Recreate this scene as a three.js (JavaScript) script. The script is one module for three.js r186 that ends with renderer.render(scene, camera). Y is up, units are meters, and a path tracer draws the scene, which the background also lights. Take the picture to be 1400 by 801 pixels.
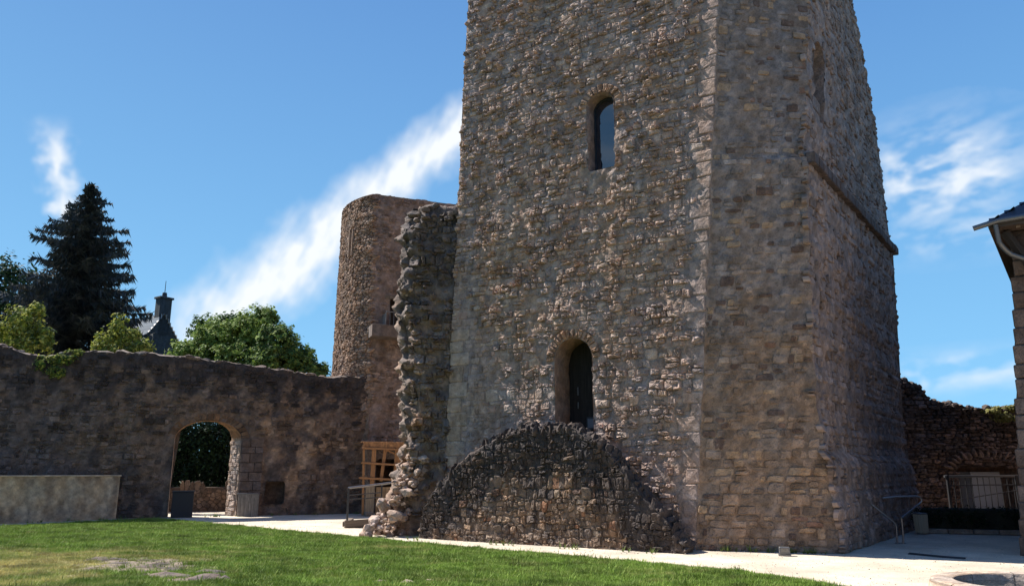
import * as THREE from 'three';
import { createNoise2D, createNoise3D } from 'simplex-noise';
import { RoundedBoxGeometry } from 'three/addons/geometries/RoundedBoxGeometry.js';
import { mergeGeometries, mergeVertices } from 'three/addons/utils/BufferGeometryUtils.js';

// ---------------------------------------------------------------- camera, sky, sun, exposure
const scene = new THREE.Scene();
const camera = new THREE.PerspectiveCamera(41.4, 1400 / 801, 0.1, 2000);
camera.position.set(0, 1.6, 0);
camera.rotation.set(THREE.MathUtils.degToRad(12.99), 0, 0);

const renderer = new THREE.WebGLRenderer({ antialias: true });
renderer.toneMapping = THREE.LinearToneMapping;
renderer.toneMappingExposure = 1.95;
renderer.shadowMap.enabled = true;
renderer.shadowMap.type = THREE.PCFSoftShadowMap;

const SUN_BEHIND = 23.5, SUN_UP = 50;                        // degrees behind due left of the view, and above the horizon
const sunDir = new THREE.Vector3(
  -Math.cos(SUN_BEHIND * Math.PI / 180) * Math.cos(SUN_UP * Math.PI / 180), Math.sin(SUN_UP * Math.PI / 180),
  -Math.sin(SUN_BEHIND * Math.PI / 180) * Math.cos(SUN_UP * Math.PI / 180));
const sun = new THREE.DirectionalLight(new THREE.Color(1, 0.95, 0.87), 5);
sun.position.copy(sunDir).multiplyScalar(80);
sun.castShadow = true;
sun.shadow.mapSize.set(4096, 4096);
Object.assign(sun.shadow.camera, { left: -45, right: 45, top: 45, bottom: -45, near: 1, far: 200 });
scene.add(sun); scene.add(sun.target);

function rng(seed) {
  let a = seed >>> 0;
  return () => { a = (a + 0x6D2B79F5) >>> 0; let t = a; t = Math.imul(t ^ (t >>> 15), t | 1); t ^= t + Math.imul(t ^ (t >>> 7), t | 61); return ((t ^ (t >>> 14)) >>> 0) / 4294967296; };
}
const n2 = createNoise2D(rng(11)), n3 = createNoise3D(rng(12));
const clamp = THREE.MathUtils.clamp, lerp = THREE.MathUtils.lerp, smooth = THREE.MathUtils.smoothstep;
function fbm(x, y, o = 4) { let s = 0, a = 0.5; for (let i = 0; i < o; i++) { s += a * n2(x, y); x = x * 2.03 + 7.1; y = y * 2.03 - 3.7; a *= 0.5; } return s; }

{ // the sky: clear summer air, a long feathered streak of cirrus and loose wisps
  const W = 3072, H = 1536, data = new Float32Array(W * H * 4), D = 180 / Math.PI;
  const streak = [[6, 31.6], [-2.9, 25.7], [-8, 21.7], [-12.3, 18], [-16.3, 14.07], [-19.6, 11.3], [-24, 7.4], [-30, 3]];
  const half = [2.2, 2.1, 2.6, 3.0, 3.3, 3.4, 3.1, 2.6];
  const wisp = [[-33.0, 22.4], [-32.3, 19.9], [-31.3, 16.5], [-30.5, 14.2]];
  const wispHalf = [1.2, 0.95, 0.9, 0.8];
  function along(line, half, x, y) {                         // signed share of the half width across a line, and how far along it
    let best = [9, 0, 9];
    for (let i = 0; i + 1 < line.length; i++) {
      const [ax, ay] = line[i], [bx, by] = line[i + 1], dx = bx - ax, dy = by - ay, l2 = dx * dx + dy * dy;
      const t = clamp(((x - ax) * dx + (y - ay) * dy) / l2, 0, 1), px = x - ax - t * dx, py = y - ay - t * dy;
      const d = Math.hypot(px, py), s = Math.sign(dx * py - dy * px) * d / lerp(half[i], half[i + 1], t);
      if (d < best[2]) best = [s, i + t, d];
    }
    return best;
  }
  for (let j = 0; j < H; j++) for (let i = 0; i < W; i++) {
    const el = ((j + 0.5) / H - 0.5) * Math.PI, phi = ((i + 0.5) / W - 0.5) * 2 * Math.PI;
    const x = Math.cos(phi) * Math.cos(el), z = Math.sin(phi) * Math.cos(el), y = Math.sin(el);
    const t = Math.pow(clamp(1 - Math.max(y, 0), 0, 1), 1.35);
    const near = Math.pow(clamp((x * sunDir.x + y * sunDir.y + z * sunDir.z + 1) / 2, 0, 1), 5);
    const hz = Math.pow(clamp(1 - Math.max(y, 0), 0, 1), 7), west = 0.6 - 0.4 * x; let r = lerp(0.019, 0.145, t) + near * 0.023 + hz * 0.075 * west, g = lerp(0.066, 0.345, t) + near * 0.03 + hz * 0.085 * west, b = lerp(0.25, 0.545, t) + near * 0.03 + hz * 0.03 * west;
    const az = Math.atan2(x, -z) * D, e = el * D;
    let c = 0;
    if (e > -2 && e < 60) {
      if (az > -45 && az < 20) {
      let [s, k] = along(streak, half, az, e);
      const wob = fbm(az * 0.22, e * 0.22, 3) * 0.55, fib = fbm((az * 0.5 + e) * 0.22, (az - e * 0.5) * 0.75, 6) * 0.75 + fbm(az * 0.5 + 7, e * 0.5, 5) * 0.5;
      s += wob * 0.6;
      const body = s < 0 ? Math.exp(-s * s * 1.7) : Math.exp(-s * s * 3.0);
      const end = smooth(k, 0.0, 0.8) * (1 - smooth(k, 5.0, 6.9));
      if (k > 0.001 || s < 3) c = Math.max(c, clamp(body * (1.0 + fib * 0.42) * 1.12 - 0.10, 0, 1) * end * 0.98);
      let [s2, k2] = along(wisp, wispHalf, az + fbm(az * 0.5, e * 0.5, 3) * 0.8, e);
      c = Math.max(c, clamp(Math.exp(-s2 * s2 * 1.7) * (0.95 + fbm(az * 0.7, e * 0.4, 3) * 0.6) - 0.05, 0, 1) * smooth(k2, 0.0, 1.1) * (1 - smooth(k2, 2.4, 3)) * 0.9);
      }
      // combed wisps, thickest in a few banks
      const q = fbm(az * 0.09 + 3 + fbm(az * 0.1, e * 0.1, 2) * 0.7, e * 0.34 - az * 0.06, 5);
      const banks = [[30.6, 19.0, 4.0, 2.6, 0.85], [32, 15.2, 6, 1.3, 0.45], [31, 6.2, 6, 1.0, 0.5], [-70, 18, 12, 4, 0.8], [75, 22, 14, 5, 0.8], [150, 16, 18, 5, 0.7], [-140, 24, 16, 5, 0.7], [110, 38, 18, 6, 0.6], [-100, 42, 18, 6, 0.6]];
      for (const [ca, ce, ra, re, w] of banks) {
        const d = ((az - ca) / ra) ** 2 + ((e - ce) / re) ** 2;
        if (d < 4) c = Math.max(c, clamp(Math.exp(-d * 0.9) * (0.5 + q * 1.6 + fbm(az * 0.7, e * 1.6, 4) * 0.35), 0, 1) * w);
      }
    }
    const o = (j * W + i) * 4;
    data[o] = lerp(r, 0.50, c); data[o + 1] = lerp(g, 0.52, c); data[o + 2] = lerp(b, 0.54, c); data[o + 3] = 1;
  }
  const tex = new THREE.DataTexture(data, W, H, THREE.RGBAFormat, THREE.FloatType);
  tex.mapping = THREE.EquirectangularReflectionMapping; tex.magFilter = THREE.LinearFilter; tex.minFilter = THREE.LinearFilter; tex.needsUpdate = true;
  scene.background = tex; scene.environment = tex;
}

// ---------------------------------------------------------------- helpers
const taken = {};
function numbered(name) { const n = taken[name] = (taken[name] ?? -1) + 1; return n ? name + '_' + String(n).padStart(3, '0') : name; }
function thing(name, label, category, [x, y, z] = [0, 0, 0], turn = 0, group) {
  const o = new THREE.Group(); o.name = numbered(name); o.position.set(x, y, z); o.rotation.y = turn;
  o.userData = { label, category }; if (group) o.userData.group = group; scene.add(o); return o;
}
function part(parent, name, geo, mat, label) {
  const m = new THREE.Mesh(geo, mat); m.name = name; m.castShadow = m.receiveShadow = true; parent.add(m); if (label) m.userData.label = label; return m;
}
function single(name, geo, mat, label, category, group) { const m = part(scene, numbered(name), geo, mat, label); m.userData.category = category; if (group) m.userData.group = group; return m; }
function structure(name, geo, mat, label) { const m = part(scene, name, geo, mat, label); m.userData.kind = 'structure'; m.userData.category = name.replace(/_/g, ' '); return m; }

function tiled(size, seed) {                                 // tileable value noise, fbm
  const r = rng(seed), lat = {};
  function layer(p) { if (!lat[p]) { lat[p] = new Float32Array(p * p); for (let i = 0; i < p * p; i++) lat[p][i] = r(); } return lat[p]; }
  return (u, v, p0, oct, fall = 0.5) => {
    let s = 0, a = 1, w = 0;
    for (let o = 0, p = p0; o < oct && p <= size; o++, p *= 2) {
      const L = layer(p), x = u * p, y = v * p, x0 = Math.floor(x), y0 = Math.floor(y);
      let fx = x - x0, fy = y - y0; fx = fx * fx * (3 - 2 * fx); fy = fy * fy * (3 - 2 * fy);
      const i0 = x0 % p, i1 = (x0 + 1) % p, j0 = (y0 % p) * p, j1 = ((y0 + 1) % p) * p;
      s += a * lerp(lerp(L[j0 + i0], L[j0 + i1], fx), lerp(L[j1 + i0], L[j1 + i1], fx), fy); w += a; a *= fall;
    }
    return s / w;
  };
}
function texture(size, fn, srgb, repeat = 1) {
  const d = new Uint8Array(size * size * 4);
  for (let j = 0; j < size; j++) for (let i = 0; i < size; i++) {
    const c = fn(i / size, j / size), o = (j * size + i) * 4;
    for (let k = 0; k < 3; k++) d[o + k] = clamp(Math.round((Array.isArray(c) ? c[k] : c) * 255), 0, 255);
    d[o + 3] = 255;
  }
  const t = new THREE.DataTexture(d, size, size); t.wrapS = t.wrapT = THREE.RepeatWrapping; t.magFilter = THREE.LinearFilter; t.minFilter = THREE.LinearMipmapLinearFilter; t.generateMipmaps = true;
  if (srgb) t.colorSpace = THREE.SRGBColorSpace; t.repeat.set(repeat, repeat); t.needsUpdate = true; return t;
}
const N1 = tiled(512, 5), N2 = tiled(512, 6);
const grain = texture(512, (u, v) => { const a = N1(u, v, 8, 6, 0.62), b = N2(u, v, 4, 4), s = N2(u, v, 64, 3, 0.7); const k = 0.86 + (a - 0.5) * 0.55 + (s > 0.66 ? -0.14 : 0); return [k + (b - 0.5) * 0.10, k, k - (b - 0.5) * 0.12]; }, true, 0.8);
const grainBump = texture(512, (u, v) => clamp(0.5 + (N1(u, v, 16, 6, 0.66) - 0.5) * 1.6, 0, 1), false, 0.8);
const gravelMap = texture(512, (u, v) => { const a = N1(u, v, 128, 3, 0.8), b = N2(u, v, 4, 5); const k = 0.9 + (a - 0.5) * 0.34 + (b - 0.5) * 0.2; return [k, k * 0.995, k * 0.985]; }, true, 0.5);
const gravelBump = texture(512, (u, v) => N1(u, v, 128, 3, 0.8), false, 0.5);
const woodMap = texture(256, (u, v) => { const k = 0.82 + (N1(u, (v * 0.06) % 1, 32, 3) - 0.5) * 0.5 + (N2(u, v, 8, 4) - 0.5) * 0.15; return [k, k * 0.98, k * 0.95]; }, true, 1.2);

const mat = (o) => new THREE.MeshStandardMaterial({ roughness: 0.95, metalness: 0, ...o });
const C = (r, g, b) => new THREE.Color().setRGB(r, g, b);
const M = {
  stone: mat({ color: C(1.35, 1.10, 1.0), vertexColors: true, map: grain, bumpMap: grainBump, bumpScale: 0.016 }),
  mortar: mat({ color: C(1.35, 1.10, 1.0), vertexColors: true, map: grain, bumpMap: grainBump, bumpScale: 0.022 }),
  concrete: mat({ color: C(1.3, 1.06, 0.90), vertexColors: true, map: grain, bumpMap: grainBump, bumpScale: 0.003 }),
  gravel: mat({ vertexColors: true, map: gravelMap, bumpMap: gravelBump, bumpScale: 0.008 }),
  soil: mat({ vertexColors: true, map: grain, bumpMap: grainBump, bumpScale: 0.03 }),
  wood: mat({ color: C(0.42, 0.22, 0.10), map: woodMap, roughness: 0.8 }),
  darkWood: mat({ color: C(0.045, 0.035, 0.03), map: woodMap, roughness: 0.75 }),
  greyWood: mat({ color: C(0.26, 0.235, 0.21), map: woodMap, roughness: 0.85 }),
  deck: mat({ color: C(0.22, 0.17, 0.13), map: woodMap, roughness: 0.85 }),
  iron: mat({ color: C(0.05, 0.05, 0.055), metalness: 0.6, roughness: 0.5 }),
  steel: mat({ color: C(0.3, 0.3, 0.31), metalness: 0.9, roughness: 0.35 }),
  zinc: mat({ color: C(0.16, 0.16, 0.165), metalness: 0.7, roughness: 0.5 }),
  black: mat({ color: C(0.012, 0.012, 0.016), roughness: 0.55 }), oak: mat({ color: C(0.03, 0.026, 0.024), map: woodMap, roughness: 0.95 }),
  white: mat({ color: C(0.42, 0.43, 0.46), roughness: 0.6 }),
  paper: mat({ color: C(0.6, 0.62, 0.66), roughness: 0.8 }),
  slate: mat({ vertexColors: true, roughness: 0.55 }),
  glass: new THREE.MeshPhysicalMaterial({ color: C(0.008, 0.014, 0.026), roughness: 0.04, metalness: 0, ior: 2.1, specularIntensity: 1 }),
  water: new THREE.MeshPhysicalMaterial({ color: C(0.015, 0.02, 0.025), roughness: 0.03, ior: 1.33 }),
  leaf: new THREE.MeshPhysicalMaterial({ vertexColors: true, roughness: 0.85, transmission: 0.38, thickness: 0, ior: 1.2, side: THREE.DoubleSide }),
  needle: mat({ vertexColors: true, roughness: 0.85, side: THREE.DoubleSide }),
  bark: mat({ color: C(0.09, 0.07, 0.055), map: grain, bumpMap: grainBump, bumpScale: 0.02 }),
  grass: new THREE.MeshPhysicalMaterial({ roughness: 0.8, transmission: 0.25, thickness: 0, ior: 1.2, side: THREE.DoubleSide }),
};

class Build {                                                // grows one geometry
  constructor() { this.p = []; this.t = []; this.c = []; this.i = []; }
  get n() { return this.p.length / 3; }
  v(p, u, v, c) { this.p.push(p[0], p[1], p[2]); this.t.push(u, v); this.c.push(c[0], c[1], c[2]); return this.p.length / 3 - 1; }
  tri(a, b, c) { this.i.push(a, b, c); }
  quad(a, b, c, d) { this.i.push(a, b, c, a, c, d); }
  make(flat) {
    const g = new THREE.BufferGeometry();
    g.setAttribute('position', new THREE.Float32BufferAttribute(this.p, 3)); g.setAttribute('uv', new THREE.Float32BufferAttribute(this.t, 2)); g.setAttribute('color', new THREE.Float32BufferAttribute(this.c, 3));
    g.setIndex(this.i);
    const o = flat ? g.toNonIndexed() : g; o.computeVertexNormals(); return o;
  }
}
function tint(geo, c, scale = 1) {                           // vertex colour and uv in metres (by the widest faces) for a plain geometry
  const n = geo.attributes.position.count, a = new Float32Array(n * 3), p = geo.attributes.position, nn = geo.attributes.normal, t = new Float32Array(n * 2);
  for (let i = 0; i < n; i++) {
    a.set(c, i * 3);
    const x = Math.abs(nn.getX(i)), y = Math.abs(nn.getY(i)), z = Math.abs(nn.getZ(i));
    t[i * 2] = (x > y && x > z ? p.getZ(i) : p.getX(i)) * scale; t[i * 2 + 1] = (y > x && y > z ? p.getZ(i) : p.getY(i)) * scale;
  }
  geo.setAttribute('color', new THREE.BufferAttribute(a, 3)); geo.setAttribute('uv', new THREE.BufferAttribute(t, 2)); return geo;
}
function bar(a, b, w, d, r = 0.01) {                         // rounded board from a to b
  const A = new THREE.Vector3(...a), B = new THREE.Vector3(...b), L = A.distanceTo(B), g = new RoundedBoxGeometry(w, L, d, 1, Math.min(r, w / 3, d / 3));
  const q = new THREE.Quaternion().setFromUnitVectors(new THREE.Vector3(0, 1, 0), B.clone().sub(A).normalize());
  g.applyQuaternion(q); const m = A.add(B).multiplyScalar(0.5); g.translate(m.x, m.y, m.z); return g;
}
function tube(pts, r, seg = 24, rad = 8) { return new THREE.TubeGeometry(new THREE.CatmullRomCurve3(pts.map((p) => new THREE.Vector3(...p)), false, 'catmullrom', 0.15), seg, r, rad); }
function piece(h, table) {                                   // piecewise linear in h; rows are [h, ...values]
  let i = 0; while (i < table.length - 2 && h > table[i + 1][0]) i++;
  const a = table[i], b = table[i + 1], t = clamp((h - a[0]) / (b[0] - a[0]), 0, 1); return a.slice(1).map((x, k) => lerp(x, b[k + 1], t));
}
function toneMix(c, k, r) { const d = (r() - 0.5) * 0.03; return [Math.max(0.01, c[0] * k + d * 0.3), Math.max(0.01, c[1] * k), Math.max(0.01, c[2] * k - d * 0.3)]; }

// Voronoi cells of seeds laid in loose courses: how rubble packs
function seeds(u0, u1, v0, v1, rowH, wide, r, jit = 0.32) {
  const out = []; let v = v0;
  while (v < v1) {
    const h = rowH * (0.72 + r() * 0.6); let u = u0 - r() * wide;
    while (u < u1) { const w = wide * (0.55 + r() * 0.95); out.push([u + w / 2 + (r() - 0.5) * w * jit, v + h / 2 + (r() - 0.5) * h * jit * 1.6]); u += w; }
    v += h;
  }
  return out;
}
function clipHalf(poly, a, b, c) {                           // keeps a*u + b*v <= c
  const out = [];
  for (let i = 0; i < poly.length; i++) {
    const p = poly[i], q = poly[(i + 1) % poly.length], dp = a * p[0] + b * p[1] - c, dq = a * q[0] + b * q[1] - c;
    if (dp <= 0) out.push(p);
    if ((dp < 0 && dq > 0) || (dp > 0 && dq < 0)) { const t = dp / (dp - dq); out.push([p[0] + (q[0] - p[0]) * t, p[1] + (q[1] - p[1]) * t]); }
  }
  return out;
}
// rough courses: wavy beds shared by neighbours, uneven stones, some split in two
function courses(u0, u1, v0, v1, low, high, wide, r, wave = 0.03, split = 0.25) {
  const out = [], seed = r() * 100; let v = v0, row = 0; const bed = (k, u) => wave * (n2(u * 0.9 + k * 17.3, seed) + 0.6 * n2(u * 3.1 + k * 5.7, seed + 9));
  while (v < v1) {
    const h = low + (high - low) * r() * r() * 1.3, a = v, b = v + h; let u = u0 - r() * wide;
    while (u < u1) {
      const w = wide * (0.4 + 1.25 * r() * (0.6 + r() * 0.5)), x = u + w, j = () => (r() - 0.5) * 0.05, l = [u, a + bed(row, u)], m = [x, a + bed(row, x)], n = [x + j() * 0.6, b + bed(row + 1, x)], o = [u + j() * 0.6, b + bed(row + 1, u)];
      const lm = [(u + x) / 2, a + bed(row, (u + x) / 2) + j() * 0.4], nm = [(u + x) / 2, b + bed(row + 1, (u + x) / 2) + j() * 0.4];
      if (h > 0.15 && r() < split) { const t = 0.38 + r() * 0.24, p = [lerp(l[0], o[0], t), lerp(l[1], o[1], t)], q = [lerp(m[0], n[0], t), lerp(m[1], n[1], t)]; out.push([l, lm, m, q, p], [p, q, n, nm, o]); }
      else out.push([l, lm, m, n, nm, o]);
      u = x;
    }
    v = b; row++;
  }
  return out;
}
function thin(pts, share, r) { return pts.filter(() => r() > share); }
function cells(pts, reach, stretch = 1) {                    // stretch > 1 favours wide stones
  const grid = new Map(), key = (i, j) => i * 100003 + j, S = reach;
  pts.forEach((p, k) => { const id = key(Math.floor(p[0] / S), Math.floor(p[1] / S)); if (!grid.has(id)) grid.set(id, []); grid.get(id).push(k); });
  return pts.map((p, k) => {
    let poly = [[p[0] - S * 0.7, p[1] - S * 0.7], [p[0] + S * 0.7, p[1] - S * 0.7], [p[0] + S * 0.7, p[1] + S * 0.7], [p[0] - S * 0.7, p[1] + S * 0.7]];
    const gi = Math.floor(p[0] / S), gj = Math.floor(p[1] / S);
    for (let i = gi - 1; i <= gi + 1; i++) for (let j = gj - 1; j <= gj + 1; j++) for (const m of grid.get(key(i, j)) ?? []) {
      if (m === k) continue;
      const q = pts[m], dx = q[0] - p[0], dy = (q[1] - p[1]) * stretch * stretch, mx = (p[0] + q[0]) / 2, my = (p[1] + q[1]) / 2;
      poly = clipHalf(poly, dx, dy, dx * mx + dy * my); if (poly.length < 3) return [];
    }
    return poly;
  });
}
function areaOf(poly) { let s = 0; for (let i = 0; i < poly.length; i++) { const p = poly[i], q = poly[(i + 1) % poly.length]; s += p[0] * q[1] - q[0] * p[1]; } return Math.abs(s) / 2; }
function midOf(poly) { let x = 0, y = 0; for (const p of poly) { x += p[0]; y += p[1]; } return [x / poly.length, y / poly.length]; }
function cut(poly, amount) {                                 // cuts each corner
  const out = [];
  for (let i = 0; i < poly.length; i++) { const p = poly[i], q = poly[(i + 1) % poly.length]; out.push([lerp(p[0], q[0], amount), lerp(p[1], q[1], amount)], [lerp(p[0], q[0], 1 - amount), lerp(p[1], q[1], 1 - amount)]); }
  return out;
}
// one stone: outline poly on a surface surf(u, v, d) -> xyz, standing proud by p
function stone(B, poly, surf, r, { proud = 0.05, joint = 0.012, back = 0.05, color = [0.3, 0.25, 0.2], tilt = 0.15, round = 0.25, rough = 0.25, lip = 0.6, face = 0.86 } = {}) {
  const m = midOf(poly), size = Math.sqrt(areaOf(poly));
  if (size < 0.04) return false;
  const k0 = 1 - joint / (size * 0.55), out = cut(poly, round).map(([u, v]) => { const j = 1 + (r() - 0.5) * 0.12; return [m[0] + (u - m[0]) * k0 * j, m[1] + (v - m[1]) * k0 * j]; });
  const tu = (r() - 0.5) * 2 * tilt, tv = (r() - 0.5) * 2 * tilt, n = out.length, rings = [[1.0, -back], [0.985, proud * lip], [face, proud * 0.97], [face * 0.5, proud]], first = [];
  rings.forEach(([s, d], q) => {
    first.push(B.n);
    for (const [u, v] of out) {
      const uu = m[0] + (u - m[0]) * s, vv = m[1] + (v - m[1]) * s, dd = q === 0 ? d : d + (tu * (uu - m[0]) + tv * (vv - m[1])) + (r() - 0.5) * proud * rough * (q > 1 ? 1.3 : 0.7);
      B.v(surf(uu, vv, dd), uu, vv, color);
    }
  });
  for (let q = 0; q < 3; q++) for (let i = 0; i < n; i++) { const j = (i + 1) % n; B.quad(first[q] + i, first[q] + j, first[q + 1] + j, first[q + 1] + i); }
  const c = B.v(surf(m[0], m[1], proud * (0.95 + r() * 0.12)), m[0], m[1], color);
  for (let i = 0; i < n; i++) B.tri(first[3] + i, first[3] + (i + 1) % n, c);
  return true;
}
// lays a list of stones: the largest as parts of their own, the rest joined
function lay(parent, list, most, name, restName, material, flat = true) {
  list.sort((a, b) => b.size - a.size);
  const rest = new Build(); let left = 0;
  list.forEach((s, k) => {
    if (k < most) { const B = new Build(); if (stone(B, s.poly, s.surf, s.r, s.o)) part(parent, name, B.make(flat), material); }
    else if (stone(rest, s.poly, s.surf, s.r, s.o)) left++;
  });
  if (left) part(parent, restName, rest.make(flat), material).userData.kind = 'stuff';
}
// relief sheet over u0(v)..u1(v) x v0..v1, with openings given as signed distances (inside < 0)
function sheet(surf, u0, u1, v0, v1, step, disp, color, holes = [], fade = 0.12) {
  const nv = Math.ceil((v1 - v0) / step), wMax = Math.max(u1(v0) - u0(v0), u1(v1) - u0(v1)), nu = Math.ceil(wMax / step), B = new Build(), inside = [];
  const sd = (u, v) => { let d = 9; for (const h of holes) d = Math.min(d, h(u, v)); return d; };
  for (let j = 0; j <= nv; j++) {
    const v = v0 + (v1 - v0) * j / nv, a = u0(v), b = u1(v);
    for (let i = 0; i <= nu; i++) {
      let u = lerp(a, b, i / nu), w = v; const d = sd(u, w); inside.push(d < 0);
      if (d < 0 && d > -step * 1.6) { const e = 0.004, gx = (sd(u + e, w) - d) / e, gy = (sd(u, w + e) - d) / e, l = Math.max(0.3, gx * gx + gy * gy); u -= gx * d / l; w -= gy * d / l; }
      const f = Math.min(smooth(Math.min(u - a, b - u), 0, fade), 1);
      B.v(surf(u, w, disp(u, w) * f), u, w, color(u, w));
    }
  }
  for (let j = 0; j < nv; j++) for (let i = 0; i < nu; i++) {
    const a = j * (nu + 1) + i, b = a + 1, c = b + nu + 1, d = a + nu + 1;
    if (holes.length && inside[a] && inside[b] && inside[c] && inside[d]) continue;
    B.quad(a, b, c, d);
  }
  return B.make();
}
function archSd(uc, hw, v0, spring, rise) {                  // round or flattened arch
  return (u, v) => {
    const x = Math.abs(u - uc) - hw;
    if (v <= spring) return Math.max(x, v0 - v);
    const k = rise / hw, l = Math.hypot(u - uc, (v - spring) / k); return (l - hw) * Math.min(1, k);
  };
}
function archLine(uc, hw, v0, spring, rise, n = 18) {        // outline from bottom left, over the crown, to bottom right
  const o = []; const m = Math.ceil((spring - v0) / 0.12);
  for (let i = 0; i < m; i++) o.push([uc - hw, lerp(v0, spring, i / m)]);
  for (let i = 0; i <= n; i++) { const a = Math.PI * (1 - i / n); o.push([uc + hw * Math.cos(a), spring + rise * Math.sin(a)]); }
  for (let i = m - 1; i >= 0; i--) o.push([uc + hw, lerp(v0, spring, i / m)]);
  return o;
}
function reveal(line, surf, depth, color, r, steps = 6, rough = 0.012, closed = false) {
  const B = new Build(), n = line.length;
  for (let q = 0; q <= steps; q++) {
    let run = 0;
    line.forEach((p, i) => {
      if (i) run += Math.hypot(p[0] - line[i - 1][0], p[1] - line[i - 1][1]);
      const j = q === 0 ? 0 : rough, d = 0.02 - (depth + 0.02) * q / steps;
      B.v(surf(p[0] + (r() - 0.5) * j * 2, p[1] + (r() - 0.5) * j * 2, d), run, d, color(p[0], p[1]));
    });
  }
  for (let q = 0; q < steps; q++) for (let i = 0; i + 1 < n; i++) { const a = q * n + i; B.quad(a, a + 1, a + n + 1, a + n); }
  return B.make();
}
function chamber(surf, u0, u1, v0, v1, d0, d1, c) {           // plain room behind an opening: five inner faces, open to the front
  const B = new Build(), q = (pts) => B.quad(...pts.map(([u, v, d]) => B.v(surf(u, v, d), u + d, v, c)));
  q([[u0, v0, d1], [u1, v0, d1], [u1, v1, d1], [u0, v1, d1]]); q([[u0, v0, d0], [u0, v0, d1], [u0, v1, d1], [u0, v1, d0]]); q([[u1, v0, d1], [u1, v0, d0], [u1, v1, d0], [u1, v1, d1]]); q([[u0, v0, d0], [u1, v0, d0], [u1, v0, d1], [u0, v0, d1]]); q([[u0, v1, d1], [u1, v1, d1], [u1, v1, d0], [u0, v1, d0]]);
  return B.make(true);
}
function wedges(uc, hw, spring, rise, thick, count, from = 0, to = Math.PI) {  // voussoirs
  const out = [];
  for (let i = 0; i < count; i++) {
    const a = lerp(to, from, i / count), b = lerp(to, from, (i + 1) / count), P = (t, k) => [uc + (hw + k) * Math.cos(t), spring + (rise + k) * Math.sin(t)];
    out.push([P(a, 0.005), P(b, 0.005), P(b, thick), P(a, thick)]);
  }
  return out;
}
function lump(r, rx, ry, rz, color, at, detail = 1, rough = 0.3) {  // broken boulder
  let g = new THREE.IcosahedronGeometry(1, detail); g.deleteAttribute('uv'); g.deleteAttribute('normal'); g = mergeVertices(g, 1e-4);
  const cuts = []; for (let i = 0; i < 7; i++) cuts.push([new THREE.Vector3(r() - 0.5, r() - 0.5, r() - 0.5).normalize(), 0.48 + r() * 0.42]);
  const p = g.attributes.position, o = r() * 100, q = new THREE.Quaternion().setFromEuler(new THREE.Euler(r() * 6, r() * 6, r() * 6)), v = new THREE.Vector3();
  for (let i = 0; i < p.count; i++) {
    v.fromBufferAttribute(p, i).applyQuaternion(q); let k = 1.2 + rough * 0.5 * n3(v.x * 1.3 + o, v.y * 1.3, v.z * 1.3); for (const [n, d] of cuts) { const c = n.dot(v); if (c > 0.05) k = Math.min(k, d / c); } k *= 1 + rough * 0.25 * n3(v.x * 3 + o, v.y * 3, v.z * 3);
    p.setXYZ(i, v.x * k * rx + at[0], v.y * k * ry + at[1], v.z * k * rz + at[2]);
  }
  g = g.toNonIndexed(); g.computeVertexNormals(); return tint(g, color);
}
// ---------------------------------------------------------------- the setting
{
  const g = new THREE.CircleGeometry(700, 64); g.rotateX(-Math.PI / 2); g.translate(0, -0.012, 0); tint(g, [0.10, 0.11, 0.05]);
  structure('ground', g, M.soil, 'flat earth reaching out beyond the castle walls');
}
const lawnCorners = [[-12.4, -28.0], [-10.87, -26.64], [-7.6, -23.5], [-4.72, -20.85], [-1.61, -17.95], [1.1, -15.6], [3.6, -13.4], [4.55, -12.0], [4.95, -10.2], [4.8, -7], [4.6, 3], [-20, 3], [-19, -16], [-15.1, -23.9]];
const lawnEdge = []; lawnCorners.forEach((p, i) => { const q = lawnCorners[(i + 1) % lawnCorners.length], n = Math.ceil(Math.hypot(q[0] - p[0], q[1] - p[1]) / 0.18); for (let k = 0; k < n; k++) { const x = lerp(p[0], q[0], k / n), z = lerp(p[1], q[1], k / n); lawnEdge.push([x + n2(x * 1.1, z * 1.1) * 0.06 + n2(x * 4, z * 4) * 0.035, z + n2(x * 1.1 + 9, z * 1.1) * 0.06 + n2(x * 4 + 5, z * 4) * 0.035]); } });
function inLawn(x, z) {
  let c = false;
  for (let i = 0, j = lawnEdge.length - 1; i < lawnEdge.length; j = i++) { const [xi, zi] = lawnEdge[i], [xj, zj] = lawnEdge[j]; if ((zi > z) !== (zj > z) && x < (xj - xi) * (z - zi) / (zj - zi) + xi) c = !c; }
  return c;
}
// how bare or dry the turf is at a place: the bald rocky patch, the strawy strip and scuffs
function bald(x, z) {
  const dx = (x + 6.3) / 1.5, dz = (z + 14.1) / 1.45, k = (x + 6.3) * 0.55 + (z + 14.1) * 0.0;
  let b = 1 - Math.hypot(dx - dz * 0.28, dz * 0.9) + fbm(x * 1.4, z * 1.4, 4) * 0.75;
  const ex = x + 4.9, ez = z + 12.3; b = Math.max(b, 0.85 - Math.hypot((ex - ez * 0.8) / 1.0, (ez + ex * 0.3) / 0.55) + fbm(x * 2, z * 2, 3) * 0.6);
  return clamp(b * 2.2, 0, 1);
}
function dry(x, z) {
  let d = smooth(-(x + 4.2) - (z + 13) * 0.12, 0, 4.5) * smooth(z, -18.6, -14.6) * 0.95 + fbm(x * 0.55, z * 0.9, 4) * 0.75 - 0.12;
  d = Math.max(d, 0.75 - Math.hypot((x + 2.6) / 1.6, (z + 17.3) / 0.9) + fbm(x * 1.7, z * 1.7, 3) * 0.7 - 0.1);
  return clamp(d, 0, 1);
}
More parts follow.
